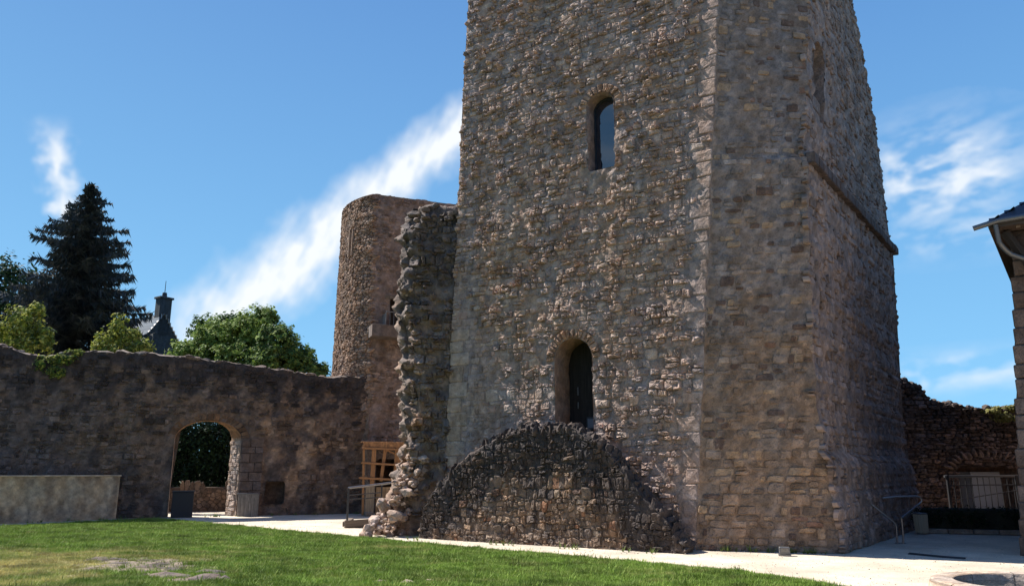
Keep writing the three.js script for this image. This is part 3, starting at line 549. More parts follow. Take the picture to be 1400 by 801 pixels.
// ---------------------------------------------------------------- torn wall stump against the keep
const stump = thing('torn_wall_stump', 'torn stump of a thick wall with ragged broken edge against the keep corner', 'ruined wall');
{
  const r = rng(303), a = 10 * Math.PI / 180, O = [-1.42, -20.62];   // front face runs from O to the left, turned by a
  const left = [[0, 2.15], [0.6, 1.95], [1.4, 1.66], [2.45, 1.42], [3.2, 1.48], [4, 1.54], [5, 1.60], [6.0, 1.78], [6.5, 1.80], [6.9, 1.62], [7.4, 1.60], [7.9, 1.68], [8.5, 1.66], [8.85, 1.5]];
  const L = (h) => piece(h, left)[0] + n2(h * 2.2, 40) * 0.07 + n2(h * 6, 41) * 0.05, T = 8.95, thick = 1.6;
  const world = (s, h, d) => [O[0] - s * Math.cos(a) - d * Math.sin(a), h, O[1] - s * Math.sin(a) + d * Math.cos(a)];
  const tone = (s, h) => { const k = 1 + fbm(s * 1.2 + 5, h * 1.2, 4) * 0.4, m = smooth(fbm(s * 0.8, h * 0.5 + 4, 3) + (3.2 - h) * 0.12, -0.1, 0.6), t = smooth(h - 6.2 + fbm(s * 1.5, h, 3) * 2, -0.6, 1); return [0, 1, 2].map((i) => lerp(lerp([0.17, 0.15, 0.13][i], [0.28, 0.215, 0.16][i], m), [0.105, 0.098, 0.095][i], t * 0.8) * k); };
  const B = new Build(), nh = 130, nf = 34, ns = 26, rows = [];
  for (let j = 0; j <= nh; j++) {
    const h = T * j / nh, l = L(h), row = [], dip = h > 8.3 ? (h - 8.3) * 0.35 : 0;
    for (let i = 0; i <= nf; i++) { const s = l * i / nf, e = smooth(s, l - 0.7, l), d = fbm(s * 1.6, h * 1.6, 4) * (0.12 + 0.30 * e) + fbm(s * 6, h * 6, 2) * 0.05 * (0.3 + e) - e * e * 0.18 - dip; row.push(B.v(world(s, h + fbm(s * 2.5, h * 0.2, 3) * 0.16 * (j / nh) ** 6, d), s, h, tone(s, h))); }
    for (let i = 1; i <= ns; i++) { const t = i / ns, d = -thick * t, s = l + 0.25 * Math.sin(Math.PI * t) + fbm(d * 1.9 + 7, h * 1.7, 4) * 0.34 + fbm(d * 6, h * 6, 2) * 0.08; row.push(B.v(world(s, h, d - 0.18 * (1 - t) - dip * (1 - t)), l + t * thick, h, tone(s, h).map((x) => x * 1.15))); }
    row.push(B.v(world(-0.4, h, -thick), l + thick * 2, h, tone(0, h)));
    rows.push(row);
  }
  const w = rows[0].length;
  for (let j = 0; j < nh; j++) for (let i = 0; i + 1 < w; i++) B.quad(rows[j][i], rows[j + 1][i], rows[j + 1][i + 1], rows[j][i + 1]);
  const cap = B.v(world(0.7, T + 0.05, -0.8), 0, 0, [0.13, 0.12, 0.115]); for (let i = 0; i + 1 < w; i++) B.tri(rows[nh][i], cap, rows[nh][i + 1]);
  part(stump, 'wall_core', B.make(), M.mortar);
  const pale = (h) => (h < 5 ? [0.44, 0.385, 0.33] : h < 6.6 ? [0.38, 0.33, 0.28] : [0.19, 0.175, 0.165]);
  for (let k = 0; k < 230; k++) {                             // rubble showing in the torn edge
    const h = 0.2 + r() * 8.6, t = r() * r(), s = L(h) - 0.55 + r() * 0.3 + t * 0.5, d = -0.16 - t * 0.85 + (r() - 0.5) * 0.12, q = 0.035 + 0.13 * r() * r();
    part(stump, 'rubble_stone', lump(r, q * 1.2, q * 0.8, q, toneMix(pale(h), 0.7 + r() * 0.45, r), world(s, h, d + 0.1), 1, 0.35), M.stone);
  }
  for (let k = 0; k < 230; k++) {                              // the spread foot of the tear, towards the court
    const h = Math.pow(r(), 1.3) * 2.4, reach = 1 - h / 2.5, s = L(h) - 0.75 + r() * (0.5 + 0.45 * reach), d = -0.2 + r() * (0.1 + 0.85 * reach), q = 0.05 + 0.22 * r() * r() * r();
    part(stump, 'rubble_stone', lump(r, q * 1.15, q * 0.85, q, toneMix(pale(0), 0.75 + r() * 0.35, r), world(s, h + 0.02, d), 1, 0.38), M.stone);
  }
  const face = [], at = (s, h, d) => world(s, h, d + fbm(s * 1.6, h * 1.6, 4) * 0.2);
  courses(-0.1, 1.9, 0.1, 8.7, 0.10, 0.24, 0.26, r, 0.05, 0.3).forEach((poly) => { const [s, h] = midOf(poly); if (s < 0.02 || s > L(h) - 0.22 || r() < 0.3) return; face.push({ poly: poly.map(([x, y]) => [x, y]).reverse(), size: areaOf(poly), surf: at, r, o: { proud: 0.02 + r() * 0.09, joint: 0.02, color: toneMix(tone(s, h), 0.7 + r() * 0.7, r), tilt: 0.35 * r(), round: 0.1 + r() * 0.1, rough: 0.6, back: 0.1 } }); });   // stones proud of its face; s runs leftwards, so the outline is turned round
  lay(stump, face, 160, 'face_stone', 'face_rubble', M.stone);
  for (let k = 0; k < 26; k++) { const s = r() * 1.55, q = 0.09 + r() * 0.1; part(stump, 'top_stone', lump(r, q * 1.3, q * 0.7, q, toneMix([0.15, 0.14, 0.13], 0.8 + r() * 0.5, r), world(s, T + (r() - 0.6) * 0.12 - (s > 1.3 ? 0.15 : 0), -0.25 - r() * 1.0), 1, 0.35), M.stone); }
}

// ---------------------------------------------------------------- curtain wall with its gate; tower with an open flat back
const wallTurn = 22 * Math.PI / 180, wallAt = [-6.01, 0, -31.59];   // local x runs along the wall away to the right, local z towards the court
const curtain = thing('curtain_wall', 'long dark plastered castle wall with an arched gateway and a crumbling top', 'wall', wallAt, wallTurn);
{
  const r = rng(404), prof = [[-26, 6.6], [-20, 6.5], [-15, 6.1], [-13.4, 5.9], [-12.79, 5.85], [-12.2, 5.68], [-11.65, 5.55], [-10.53, 5.75], [-9.13, 5.88], [-8.15, 5.88], [-6.89, 5.79], [-5.59, 5.69], [-4.25, 5.57], [-2.86, 5.43], [-1.43, 5.30], [-0.6, 5.36], [0.4, 5.4]];
  const top = (u) => piece(u, prof)[0] + n2(u * 1.3, 50) * 0.05 + n2(u * 4, 51) * 0.035, gate = { uc: -5.76, hw: 1.17, v0: -0.2, sp: 2.78, ri: 0.70 }, TH = 0.65;
  const sd = archSd(gate.uc, gate.hw, gate.v0, gate.sp, gate.ri), surf = (u, v, d) => [u, v, d + 0.06 * n2(u * 0.4, v * 0.4)];
  const tone = (u, v) => {                                    // plaster gone brown, black crust down from the top, paler patches of lime and ochre
    const cr = smooth(0.66 - (top(u) - v) * 0.40 + fbm(u * 1.1, v * 0.9, 5) * 0.85, 0.08, 0.42), pa = smooth(fbm(u * 0.55 + 31, v * 0.6, 4) + 0.25 - Math.hypot((u + 2.2) / 2.2, (v - 2.1) / 1.6) * 0.35, 0.12, 0.4), dk = smooth(fbm(u * 0.8 + 3, v * 0.55 - 8, 4) + (v < 1.2 ? 0.14 : 0), 0.1, 0.42), bl = smooth(-9.2 - u + fbm(u * 0.7, v * 0.7, 3) * 2, -0.6, 1.6);
    const k = 1.15 + fbm(u * 2.0, v * 2.0, 3) * 0.22 + fbm(u * 7, v * 7, 4) * 0.4;
    return [0, 1, 2].map((i) => { let c = lerp([0.135, 0.112, 0.092][i], [0.30, 0.235, 0.165][i], pa * 0.95); c = lerp(c, [0.055, 0.05, 0.05][i], dk * 0.85); c = lerp(c, [0.095, 0.09, 0.092][i], bl * 0.6); return lerp(c, [0.036, 0.034, 0.037][i], cr * 0.95) * k; });
  };
  const surfTop = (u, v, d) => surf(u, v * top(u) / 6, d), niche = (u, v) => Math.max(Math.abs(u + 3.25) - 0.36, Math.abs(v - 0.82) - 0.42);
  part(curtain, 'wall_face', sheet(surfTop, () => -14.4, () => 0.35, 0, 6, 0.075, (u, v) => fbm(u * 1.1, v * 1.2, 3) * 0.07 + fbm(u * 5, v * 5, 3) * 0.012, (u, v) => tone(u, v * top(u) / 6), [(u, v) => sd(u, v * top(u) / 6), (u, v) => niche(u, v * top(u) / 6)]), M.mortar);
  { const B = new Build(), g = [-26, -14.4]; for (const u of g) for (const v of [0, top(u)]) B.v(surf(u, v, 0), u, v, tone(u, v)); B.quad(0, 2, 3, 1); part(curtain, 'wall_face', B.make(), M.mortar); }
  const line = archLine(gate.uc, gate.hw, 0, gate.sp, gate.ri, 20);
  const splay = (u, v, d) => surf(u > gate.uc ? u + 0.34 * Math.min(0, d) / TH * (u - gate.uc) / gate.hw : u, v, d);
  part(curtain, 'gate_passage', reveal(line, splay, TH, (u, v) => (v > gate.sp ? [0.26, 0.17, 0.09] : [0.30, 0.26, 0.21]), r, 8, 0.02), M.mortar);
  courses(0.0, 0.66, 0.0, gate.sp, 0.14, 0.3, 0.34, r, 0.01, 0.1).forEach((poly) => { const [s, v] = midOf(poly); if (s < 0.03 || s > 0.66 || v > gate.sp) return; const B = new Build(); if (stone(B, clipHalf(clipHalf(poly, 1, 0, 0.66), -1, 0, 0), (s2, v2, d) => { const q = splay(gate.uc + gate.hw, v2, -0.65 + s2); return [q[0] - d * 0.89, v2, q[2] + d * 0.46]; }, r, { proud: 0.02 + r() * 0.03, joint: 0.015, color: toneMix([0.40, 0.36, 0.31], 0.75 + r() * 0.4, r), tilt: 0.1, round: 0.1, rough: 0.4, back: 0.06 })) part(curtain, 'jamb_stone', B.make(true), M.stone); });
  for (const poly of wedges(gate.uc, gate.hw, gate.sp, gate.ri, 0.3, 17, 0, Math.PI)) { const B = new Build(); stone(B, poly, surf, r, { proud: 0.02, joint: 0.02, color: toneMix([0.17, 0.115, 0.07], 0.7 + r() * 0.5, r), tilt: 0.06, round: 0.1, rough: 0.4 }); part(curtain, 'voussoir', B.make(true), M.stone); }
  { // back and top of the wall, the gate passage left open
    const B = new Build(), us = []; for (let u = -26; u <= 0.35; u += 0.25) us.push(u);
    const rows = us.map((u) => { const t = top(u), o = []; const low = Math.abs(u - gate.uc) < gate.hw ? gate.sp + gate.ri * Math.sqrt(1 - ((u - gate.uc) / gate.hw) ** 2) : 0; for (const [v, d] of [[t, 0.0], [t + 0.06 + n2(u * 3, 4) * 0.05, -0.3], [t + 0.04 + n2(u * 3, 9) * 0.05, -0.7], [t - 0.04, -TH], [low, -TH]]) o.push(B.v(surf(u, v, d), u, v + d, [0.13, 0.12, 0.11])); return o; });
    for (let i = 0; i + 1 < rows.length; i++) for (let j = 0; j < 4; j++) B.quad(rows[i][j], rows[i + 1][j], rows[i + 1][j + 1], rows[i][j + 1]);
    part(curtain, 'wall_top', B.make(), M.mortar);
  }
  for (let u = -14.2; u < 0.2; u += 0.085 + r() * 0.09) { const q = 0.06 + r() * 0.08, d = -0.04 - r() * 0.5; part(curtain, 'coping_stone', lump(r, q * 1.5, q * 0.7, q * 1.1, toneMix([0.15, 0.135, 0.125], 0.7 + r() * 0.6, r), [u, top(u) + (r() - 0.35) * 0.05, d], 1, 0.35), M.stone); }
  const list = [], bare = (u, v) => smooth(fbm(u * 0.5 + 17, v * 0.7 + 3, 3), -0.12, 0.35);
  courses(-14, 0, 0, 5.7, 0.11, 0.24, 0.3, r, 0.035, 0.2).forEach((poly) => { const [u, v] = midOf(poly); if (r() > 0.42 + 0.55 * bare(u, v) || v > top(u) - 0.15 || sd(u, v) < 0.33 || (u > -4.8 && u < -2.8 && v < 2.9) || niche(u, v) < 0.15) return; list.push({ poly, size: areaOf(poly), surf, r, o: { proud: 0.012 + r() * 0.05, joint: 0.012 + r() * 0.03, color: toneMix(tone(u, v), 0.5 + r() * 0.95, r), tilt: 0.14, round: 0.12 + r() * 0.1, rough: 0.6, back: 0.12, face: 0.88 } }); });
  lay(curtain, list, 290, 'stone', 'rubble_stones', M.stone);
  // gate leaf folded back, recess beside it
  for (let v = 0, k = 0; v < 2.75; k++) { const h = 0.24 + r() * 0.12; let u = -4.57; for (const w of k % 2 ? [0.5, 0.3] : [0.32, 0.48]) { part(curtain, 'pier_stone', tint(new RoundedBoxGeometry(w - 0.015, h - 0.015, 0.16, 1, 0.015).translate(u + w / 2, v + h / 2, 0.05 + r() * 0.012), toneMix([0.115, 0.10, 0.092], 0.8 + r() * 0.4, r)), M.stone); u += w; } v += h; }
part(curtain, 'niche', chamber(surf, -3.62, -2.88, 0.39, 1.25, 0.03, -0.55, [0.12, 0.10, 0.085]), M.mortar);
}
const T0 = thing('gorge_tower', 'half-round rubble tower with a flat plastered back, a balcony and an arrow slit', 'tower', wallAt, wallTurn);
{
  const r = rng(505), H = 13.25, R = 3.7, uc = 2.9, zc = -2.25;              // circle centre in the wall's axes; flat back at z = 0.05
  const K = (h) => 0.05 + 0.03 * (13 - h) * 0.5 + n2(h * 1.2, 60) * 0.09 + n2(h * 3.4, 61) * 0.06, topAt = (u) => H + 0.04 * n2(u * 2, 3) + n2(u * 6, 4) * 0.03;
  const dr = { u0: 0.92, u1: 1.72, v0: 7.55, v1: 8.68 };
  const flat = (u, v, d) => [u, v, 0.06 + d], tone = (u, v) => { const k = 1 + fbm(u * 0.9 + 8, v * 0.8, 5) * 0.28 + fbm(u * 5, v * 5, 4) * 0.25, m = smooth(fbm(u * 0.7, v * 0.35 + 2, 3) + (v < 5 ? 0.1 : -0.1), -0.15, 0.45); return [0, 1, 2].map((i) => lerp([0.24, 0.207, 0.183][i], [0.19, 0.157, 0.135][i], m) * k); };
  const hole = (u, v) => Math.max(Math.abs(u - (dr.u0 + dr.u1) / 2) - (dr.u1 - dr.u0) / 2, Math.abs(v - (dr.v0 + dr.v1) / 2) - (dr.v1 - dr.v0) / 2), low = (u, v) => Math.max(Math.abs(u - 1.1) - 0.5, v - 2.1);
  part(T0, 'flat_back', sheet((u, v, d) => flat(u, v * topAt(u) / H, d), (v) => K(v), () => 5.75, 0, H, 0.085, (u, v) => fbm(u * 1.8, v * 2, 4) * 0.05 + fbm(u * 7, v * 7, 2) * 0.015, tone, [hole, low]), M.mortar);
  const rub = [], shown = (u, v) => smooth(fbm(u * 0.6 + 5, v * 0.45, 4) + (v < 5.5 ? 0.08 : 0), -0.08, 0.3);
  courses(0, 4.6, 0.1, H - 0.2, 0.10, 0.22, 0.27, r, 0.03, 0.2).forEach((poly) => { const [u, v] = midOf(poly); if (u < K(v) + 0.15 || r() > 0.22 + 0.7 * shown(u, v) || hole(u, v) < 0.2 || low(u, v) < 0.2) return; rub.push({ poly, size: areaOf(poly), surf: flat, r, o: { proud: 0.02 + r() * 0.04, joint: 0.012 + r() * 0.02, color: toneMix(tone(u, v), 0.6 + r() * 0.75, r), tilt: 0.14, round: 0.12 + r() * 0.1, rough: 0.5, back: 0.09 } }); });
  lay(T0, rub, 150, 'back_stone', 'back_rubble', M.stone);
  // round shell: from the flat's edge backwards round to the far edge
  const a0 = Math.atan2(0.06 - zc, -Math.sqrt(R * R - (0.06 - zc) ** 2)), a1 = a0 + 3.7;   // angle of the near-left edge
  const shell = (s, v, d) => { const rad = R + (H - v) * 0.012 + d, an = a0 + s / R, x = uc + Math.cos(an) * rad + (s < 0.8 ? (K(v) - (uc + Math.cos(a0) * (R + (H - v) * 0.012))) * (1 - s / 0.8) : 0); return [x, v, zc + Math.sin(an) * rad]; };
  const sTone = (u, v) => { const k = 1 + fbm(u * 1.3, v * 1.3, 4) * 0.3, m = smooth(fbm(u * 0.5 + 4, v * 0.4, 3), -0.1, 0.5); return [0, 1, 2].map((i) => lerp([0.30, 0.24, 0.185][i], [0.27, 0.22, 0.175][i], m) * k); };
  const slit = (s, v) => Math.max(Math.abs(s - 1.25) - 0.06, Math.abs(v - 11.27) - 0.58);
  part(T0, 'round_shell', sheet(shell, () => 0, () => 8.6, 0, H, 0.09, (s, v) => -0.03 + fbm(s * 3, v * 3, 3) * 0.03, (s, v) => sTone(s, v).map((x) => x * 0.85), [slit], 0.2), M.mortar);
  { const B = new Build(), m = B.v([uc, H + 0.05, zc], 0, 0, [0.2, 0.17, 0.14]), ring = []; for (let i = 0; i <= 40; i++) { const p = shell(8.6 * i / 40, H, 0); ring.push(B.v([p[0], H, p[2]], p[0], p[2], [0.2, 0.17, 0.14])); } ring.push(B.v([5.75, H, 0.06], 5, 0, [0.2, 0.17, 0.14]), B.v([K(H), H, 0.06], 0, 0, [0.2, 0.17, 0.14])); for (let i = 0; i + 1 < ring.length; i++) B.tri(m, ring[i], ring[i + 1]); part(T0, 'tower_top', B.make(true), M.mortar); }
  const pts = seeds(-0.02, 4.6, 4.3, H - 0.05, 0.125, 0.17, r, 0.5), list = [];
  cells(pts, 0.5, 1.2).forEach((poly, k) => { if (poly.length < 3) return; const [s, v] = pts[k]; poly = clipHalf(poly, 0, 1, H - 0.03); if (poly.length < 3) return; const a = areaOf(poly); if (a < 0.004 || s < 0 || s > 4.5 || r() < 0.06 || (Math.abs(s - 1.25) < 0.17 && v > 10.6 && v < 12)) return; const odd = r(); list.push({ poly, size: a * (3 - s * 0.5), surf: shell, r, o: { proud: 0.02 + r() * 0.045, joint: 0.012, color: odd < 0.12 ? [0.17, 0.13, 0.11] : toneMix(sTone(s, v), 0.75 + r() * 0.5, r), tilt: 0.14, round: 0.22, rough: 0.5 } }); });
  lay(T0, list, 300, 'stone', 'rubble_stones', M.stone);
  for (let v = 4.2; v < H - 0.4; v += 0.13 + r() * 0.1) { const w = 0.08 + r() * 0.16; part(T0, 'edge_stone', lump(r, w, 0.07 + r() * 0.03, 0.09, toneMix(sTone(0, v), 0.75 + r() * 0.4, r), [K(v) + w * 0.35, v, 0.03], 1, 0.3), M.stone); }
  for (let s = 0.1; s < 4; s += 0.2 + r() * 0.1) { const q = shell(s, H - 0.02, -0.09); part(T0, 'coping_stone', lump(r, 0.12, 0.03, 0.1, toneMix([0.2, 0.17, 0.145], 0.8 + r() * 0.4, r), q, 1, 0.2), M.stone); }
  for (let u = 0.2; u < 5.5; u += 0.24 + r() * 0.1) part(T0, 'coping_stone', lump(r, 0.16, 0.03, 0.12, toneMix([0.17, 0.14, 0.12], 0.7 + r() * 0.4, r), [u, topAt(u) + 0.0, -0.07], 1, 0.3), M.stone);
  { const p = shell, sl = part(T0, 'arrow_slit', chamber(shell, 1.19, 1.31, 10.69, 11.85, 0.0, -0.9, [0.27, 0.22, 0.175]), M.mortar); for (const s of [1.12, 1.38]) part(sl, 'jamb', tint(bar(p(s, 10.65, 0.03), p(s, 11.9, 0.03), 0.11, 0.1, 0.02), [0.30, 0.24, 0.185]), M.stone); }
  // upper doorway and balcony
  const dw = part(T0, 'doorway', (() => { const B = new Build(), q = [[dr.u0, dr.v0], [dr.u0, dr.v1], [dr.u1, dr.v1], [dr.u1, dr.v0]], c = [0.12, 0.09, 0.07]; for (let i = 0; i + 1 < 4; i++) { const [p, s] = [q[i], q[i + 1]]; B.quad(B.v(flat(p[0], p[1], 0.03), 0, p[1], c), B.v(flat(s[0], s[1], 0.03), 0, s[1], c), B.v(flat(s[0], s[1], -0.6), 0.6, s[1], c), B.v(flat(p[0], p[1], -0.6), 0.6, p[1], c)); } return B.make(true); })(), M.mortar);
  part(dw, 'door', new RoundedBoxGeometry(0.86, 1.2, 0.05, 1, 0.01).translate(1.32, 8.1, -0.4), M.darkWood);
  part(T0, 'lintel', new RoundedBoxGeometry(1.2, 0.16, 0.2, 1, 0.02).translate(1.32, 8.77, 0.02), M.deck);
  const bal = part(T0, 'balcony', tint(new RoundedBoxGeometry(2.6, 0.5, 0.75, 2, 0.02).translate(1.35, 7.2, 0.42), [0.15, 0.135, 0.13]), M.concrete);
  part(bal, 'rail', bar([0.62, 8.0, 0.74], [2.6, 8.0, 0.74], 0.05, 0.05), M.zinc);
  for (let u = 0.62; u < 2.6; u += 0.16) part(bal, 'baluster', bar([u, 7.45, 0.74], [u, 7.98, 0.74], 0.022, 0.022, 0.004), M.zinc);
  part(bal, 'side_panel', new RoundedBoxGeometry(0.03, 0.5, 0.62, 1, 0.008).translate(0.62, 7.72, 0.42), mat({ color: C(0.14, 0.12, 0.11) }));
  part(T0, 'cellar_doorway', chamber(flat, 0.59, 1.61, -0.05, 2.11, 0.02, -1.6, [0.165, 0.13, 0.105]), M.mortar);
}

// ---------------------------------------------------------------- things by the left-hand wall
const onWall = (o) => { o.position.set(...wallAt); o.rotation.y = wallTurn; return o; };
{ // low concrete wall: a long screen receding towards the gate
  const L = 9, g = new Build(), n = 90, m = 16, d = [2.21 / 3.53, -2.75 / 3.53], e = [-13.86, -28.15];
  const col = (s, v) => { const st = smooth(fbm(s * 1.6, v * 0.35, 4) + (v > 1.18 ? 0.22 : 0), 0.05, 0.4), bs = smooth(fbm(s * 1.1 + 5, v * 0.5, 3) + (v < 0.3 ? 0.2 : 0), 0.15, 0.5), k = 1 + fbm(s * 2.5, v * 2.5, 3) * 0.18; return [0, 1, 2].map((i) => lerp(lerp([0.50, 0.45, 0.345][i], [0.24, 0.205, 0.16][i], st * 0.75), [0.30, 0.27, 0.21][i], bs * 0.6) * k); };
  const cw = thing('concrete_screen_wall', 'low streaked beige concrete wall beside the lawn, before the curtain wall', 'wall');
  for (let i = 0; i <= n; i++) for (let j = 0; j <= m; j++) { const s = L * i / n, v = 1.44 * j / m; g.v([e[0] - d[0] * s, v, e[1] - d[1] * s], s, v, col(s, v)); }
  for (let i = 0; i < n; i++) for (let j = 0; j < m; j++) { const a = i * (m + 1) + j; g.quad(a, a + 1, a + m + 2, a + m + 1); }
  part(cw, 'wall_face', g.make(), M.concrete);
  const nx = -d[1], nz = d[0], bx = (s, o) => [e[0] - d[0] * s - 0.001 * nx - nx * o, e[1] - d[1] * s - nz * o];
  const p0 = bx(0, 0.15), p1 = bx(L, 0.15), core = tint(bar([p0[0], 0.72, p0[1]], [p1[0], 0.72, p1[1]], 0.28, 1.44, 0.01), [0.46, 0.42, 0.34]);
  { // bar() turns about its length: rebuild upright as an extruded box
    const g2 = new THREE.BoxGeometry(L, 1.438, 0.28); g2.rotateY(Math.atan2(-d[1], d[0])); g2.translate((p0[0] + p1[0]) / 2, 0.719, (p0[1] + p1[1]) / 2); part(cw, 'wall_body', tint(g2, [0.46, 0.42, 0.34]), M.concrete);
    const g3 = new RoundedBoxGeometry(L + 0.06, 0.05, 0.36, 2, 0.012); g3.rotateY(Math.atan2(-d[1], d[0])); g3.translate((p0[0] + p1[0]) / 2, 1.466, (p0[1] + p1[1]) / 2); part(cw, 'coping', tint(g3, [0.55, 0.51, 0.43]), M.concrete);
  }
}
{ const b = onWall(thing('black_chest', 'black box standing in the mouth of the arched gateway', 'chest')); part(b, 'body', new RoundedBoxGeometry(0.72, 0.88, 0.5, 2, 0.02).translate(-6.45, 0.44, 0.12), M.black); part(b, 'lid', new RoundedBoxGeometry(0.76, 0.05, 0.54, 2, 0.015).translate(-6.45, 0.905, 0.12), M.iron); }
{ const b = onWall(thing('grey_board', 'plain grey board leaning beside the gateway at its sunlit jamb', 'board')); const g = new RoundedBoxGeometry(0.72, 0.8, 0.05, 1, 0.012); g.rotateX(-0.06); g.translate(-4.2, 0.4, 0.42); part(b, 'panel', g, M.greyWood); part(b, 'edge_strip', new RoundedBoxGeometry(0.74, 0.04, 0.06, 1, 0.01).translate(-4.25, 0.81, 0.40), M.zinc); }
{ // parapet beyond the gate
  const r = rng(61), b = onWall(thing('parapet_wall', 'low rubble parapet crossing behind the gateway arch', 'wall')); const core = new RoundedBoxGeometry(7, 0.98, 0.4, 1, 0.03).translate(-6.5, 0.49, -4.2); part(b, 'wall_core', tint(core, [0.10, 0.085, 0.07]), M.mortar);
  const pts = seeds(-10, -3, 0, 0.98, 0.16, 0.22, r, 0.5); cells(pts, 0.5).forEach((poly, k) => { if (poly.length < 3 || pts[k][1] > 0.95) return; const B = new Build(); if (stone(B, poly, (u, v, d) => [u, v, -4.0 + d], r, { proud: 0.03, color: toneMix([0.17, 0.14, 0.11], 0.7 + r() * 0.6, r), tilt: 0.12 })) part(b, 'stone', B.make(true), M.stone); });
}
{ // timber guard round the tower's foot door
  const t = onWall(thing('timber_guard_frame', 'tall open frame of orange timber battens at the foot of the half-round tower', 'wooden frame')), z = 1.7;
  part(t, 'post', bar([-0.20, 0.02, z], [-0.27, 2.58, z], 0.09, 0.09), M.wood); part(t, 'post', bar([0.07, 0.02, z], [0.13, 2.5, z + 0.02], 0.17, 0.06), M.wood);
  part(t, 'post', bar([0.45, 1.25, z - 0.06], [0.58, 2.5, z - 0.06], 0.13, 0.04), M.wood); part(t, 'post', bar([1.05, 0.02, z - 0.05], [1.12, 2.5, z - 0.05], 0.34, 0.05), M.wood); part(t, 'post', bar([1.5, 0.02, z], [1.5, 2.6, z], 0.09, 0.09), M.wood);
  part(t, 'batten', bar([-0.36, 2.47, z + 0.08], [1.55, 2.42, z + 0.08], 0.075, 0.05), M.wood); part(t, 'batten', bar([-0.36, 1.93, z + 0.08], [1.5, 1.83, z + 0.08], 0.075, 0.05), M.wood); part(t, 'batten', bar([-0.42, 1.38, z + 0.085], [1.4, 1.28, z + 0.085], 0.08, 0.05), M.wood);
  part(t, 'fascia', new RoundedBoxGeometry(1.9, 0.24, 0.05, 1, 0.01).translate(0.65, 2.6, z), M.wood); part(t, 'roof_board', new RoundedBoxGeometry(1.95, 0.04, 1.5, 1, 0.01).translate(0.62, 2.7, z - 0.75), M.wood);
  part(t, 'brace', bar([0.6, 2.42, z - 0.08], [1.15, 2.2, z - 0.08], 0.07, 0.04), M.wood);
  part(t, 'lower_board', new RoundedBoxGeometry(1.15, 1.02, 0.04, 1, 0.01).translate(0.86, 0.53, z - 0.1), mat({ color: C(0.40, 0.29, 0.18), map: woodMap })); part(t, 'foot_board', new RoundedBoxGeometry(0.34, 1.05, 0.05, 1, 0.01).translate(0.02, 0.53, z + 0.07), mat({ color: C(0.36, 0.30, 0.22), map: woodMap }));
  part(t, 'foot_block', new RoundedBoxGeometry(0.3, 0.14, 0.2, 1, 0.03).translate(-0.02, 0.08, z + 0.16), M.greyWood);
}
{ // plank ramp with its iron handrail
  const t = thing('plank_ramp', 'low wooden plank platform at the foot of the torn stump', 'ramp', [-4.95, 0, -24.0], 0.12);
  part(t, 'kerb_beam', bar([0, 0.1, 0.35], [1.9, 0.22, 0.1], 0.2, 0.14), M.deck); part(t, 'kerb_beam', bar([0.02, 0.1, 0.3], [0.02, 0.1, -1.6], 0.18, 0.14), M.deck);
  for (let i = 0; i < 10; i++) part(t, 'plank', bar([0.05, 0.07 + 0.006 * (i % 2), 0.15 - i * 0.18], [2.2, 0.10 + 0.006 * (i % 2), -0.02 - i * 0.18], 0.04, 0.165, 0.008), M.greyWood);
  const h = thing('ramp_handrail', 'thin dark iron handrail on two posts along the plank platform', 'railing', [-4.95, 0, -24.0], 0.12);
  part(h, 'post', bar([0.06, 0.1, 0.3], [0.06, 1.13, 0.3], 0.055, 0.055), M.iron); part(h, 'post', bar([1.0, 0.1, -0.5], [1.0, 1.2, -0.5], 0.05, 0.05), M.iron);
  part(h, 'top_rail', tube([[0.04, 1.13, 0.3], [1.0, 1.24, 0.0], [1.75, 1.34, -0.2]], 0.032), M.steel); part(h, 'mid_rail', tube([[0.06, 0.92, 0.3], [1.0, 0.98, -0.48]], 0.016), M.iron); part(h, 'mid_rail', tube([[0.06, 0.8, 0.3], [1.0, 0.84, -0.48]], 0.016), M.iron);
}
// ---------------------------------------------------------------- right of the keep
{ // floodlight at the keep's foot
  const t = thing('ground_floodlight', 'small grey floodlight box on the path at the keep foot', 'floodlight', [5.35, 0, -15.95], -0.25);
  part(t, 'housing', new RoundedBoxGeometry(0.2, 0.13, 0.14, 2, 0.015).translate(0, 0.10, 0), M.zinc); part(t, 'lens', new RoundedBoxGeometry(0.15, 0.08, 0.01, 1, 0.003).translate(0, 0.11, 0.071), M.glass);
  part(t, 'bracket', new RoundedBoxGeometry(0.24, 0.03, 0.1, 1, 0.008).translate(0, 0.015, 0), M.steel);
}
{ // hand rails of the steps by the flank
  const t = thing('bent_handrail', 'bent steel tube handrail rising from the shaded paving', 'handrail', [0, 0, -18.6]);
  part(t, 'rail', tube([[8.34, 0.86, 0], [8.42, 0.80, 0], [8.82, 0.46, 0], [8.86, 0.36, 0], [8.84, -0.02, 0]], 0.022, 40), M.steel); part(t, 'foot_plate', new THREE.CylinderGeometry(0.06, 0.06, 0.015, 16).translate(8.84, 0.006, 0), M.steel);
  const s = thing('looped_handrail', 'steel tube handrail ending in a round loop beside the keep flank', 'handrail', [0, 0, -18.6]);
  part(s, 'post', tube([[8.98, -0.02, 0], [9.0, 0.3, 0], [9.0, 0.56, 0]], 0.022, 12), M.steel);
  part(s, 'rail', tube([[9.0, 0.56, 0], [9.24, 0.69, -0.1], [9.52, 0.85, -0.2], [9.62, 0.93, -0.2], [9.6, 1.01, -0.2], [9.5, 1.04, -0.2], [9.0, 1.03, -0.2], [8.7, 1.0, -0.2]], 0.02, 60), M.steel);
  part(s, 'foot_plate', new THREE.CylinderGeometry(0.06, 0.06, 0.015, 16).translate(8.98, 0.006, 0), M.steel);
}
const back = thing('rear_court_wall', 'dark rubble wall with a stepped top closing the court beside the keep', 'wall', [12.4, 0, -27.0], 0);
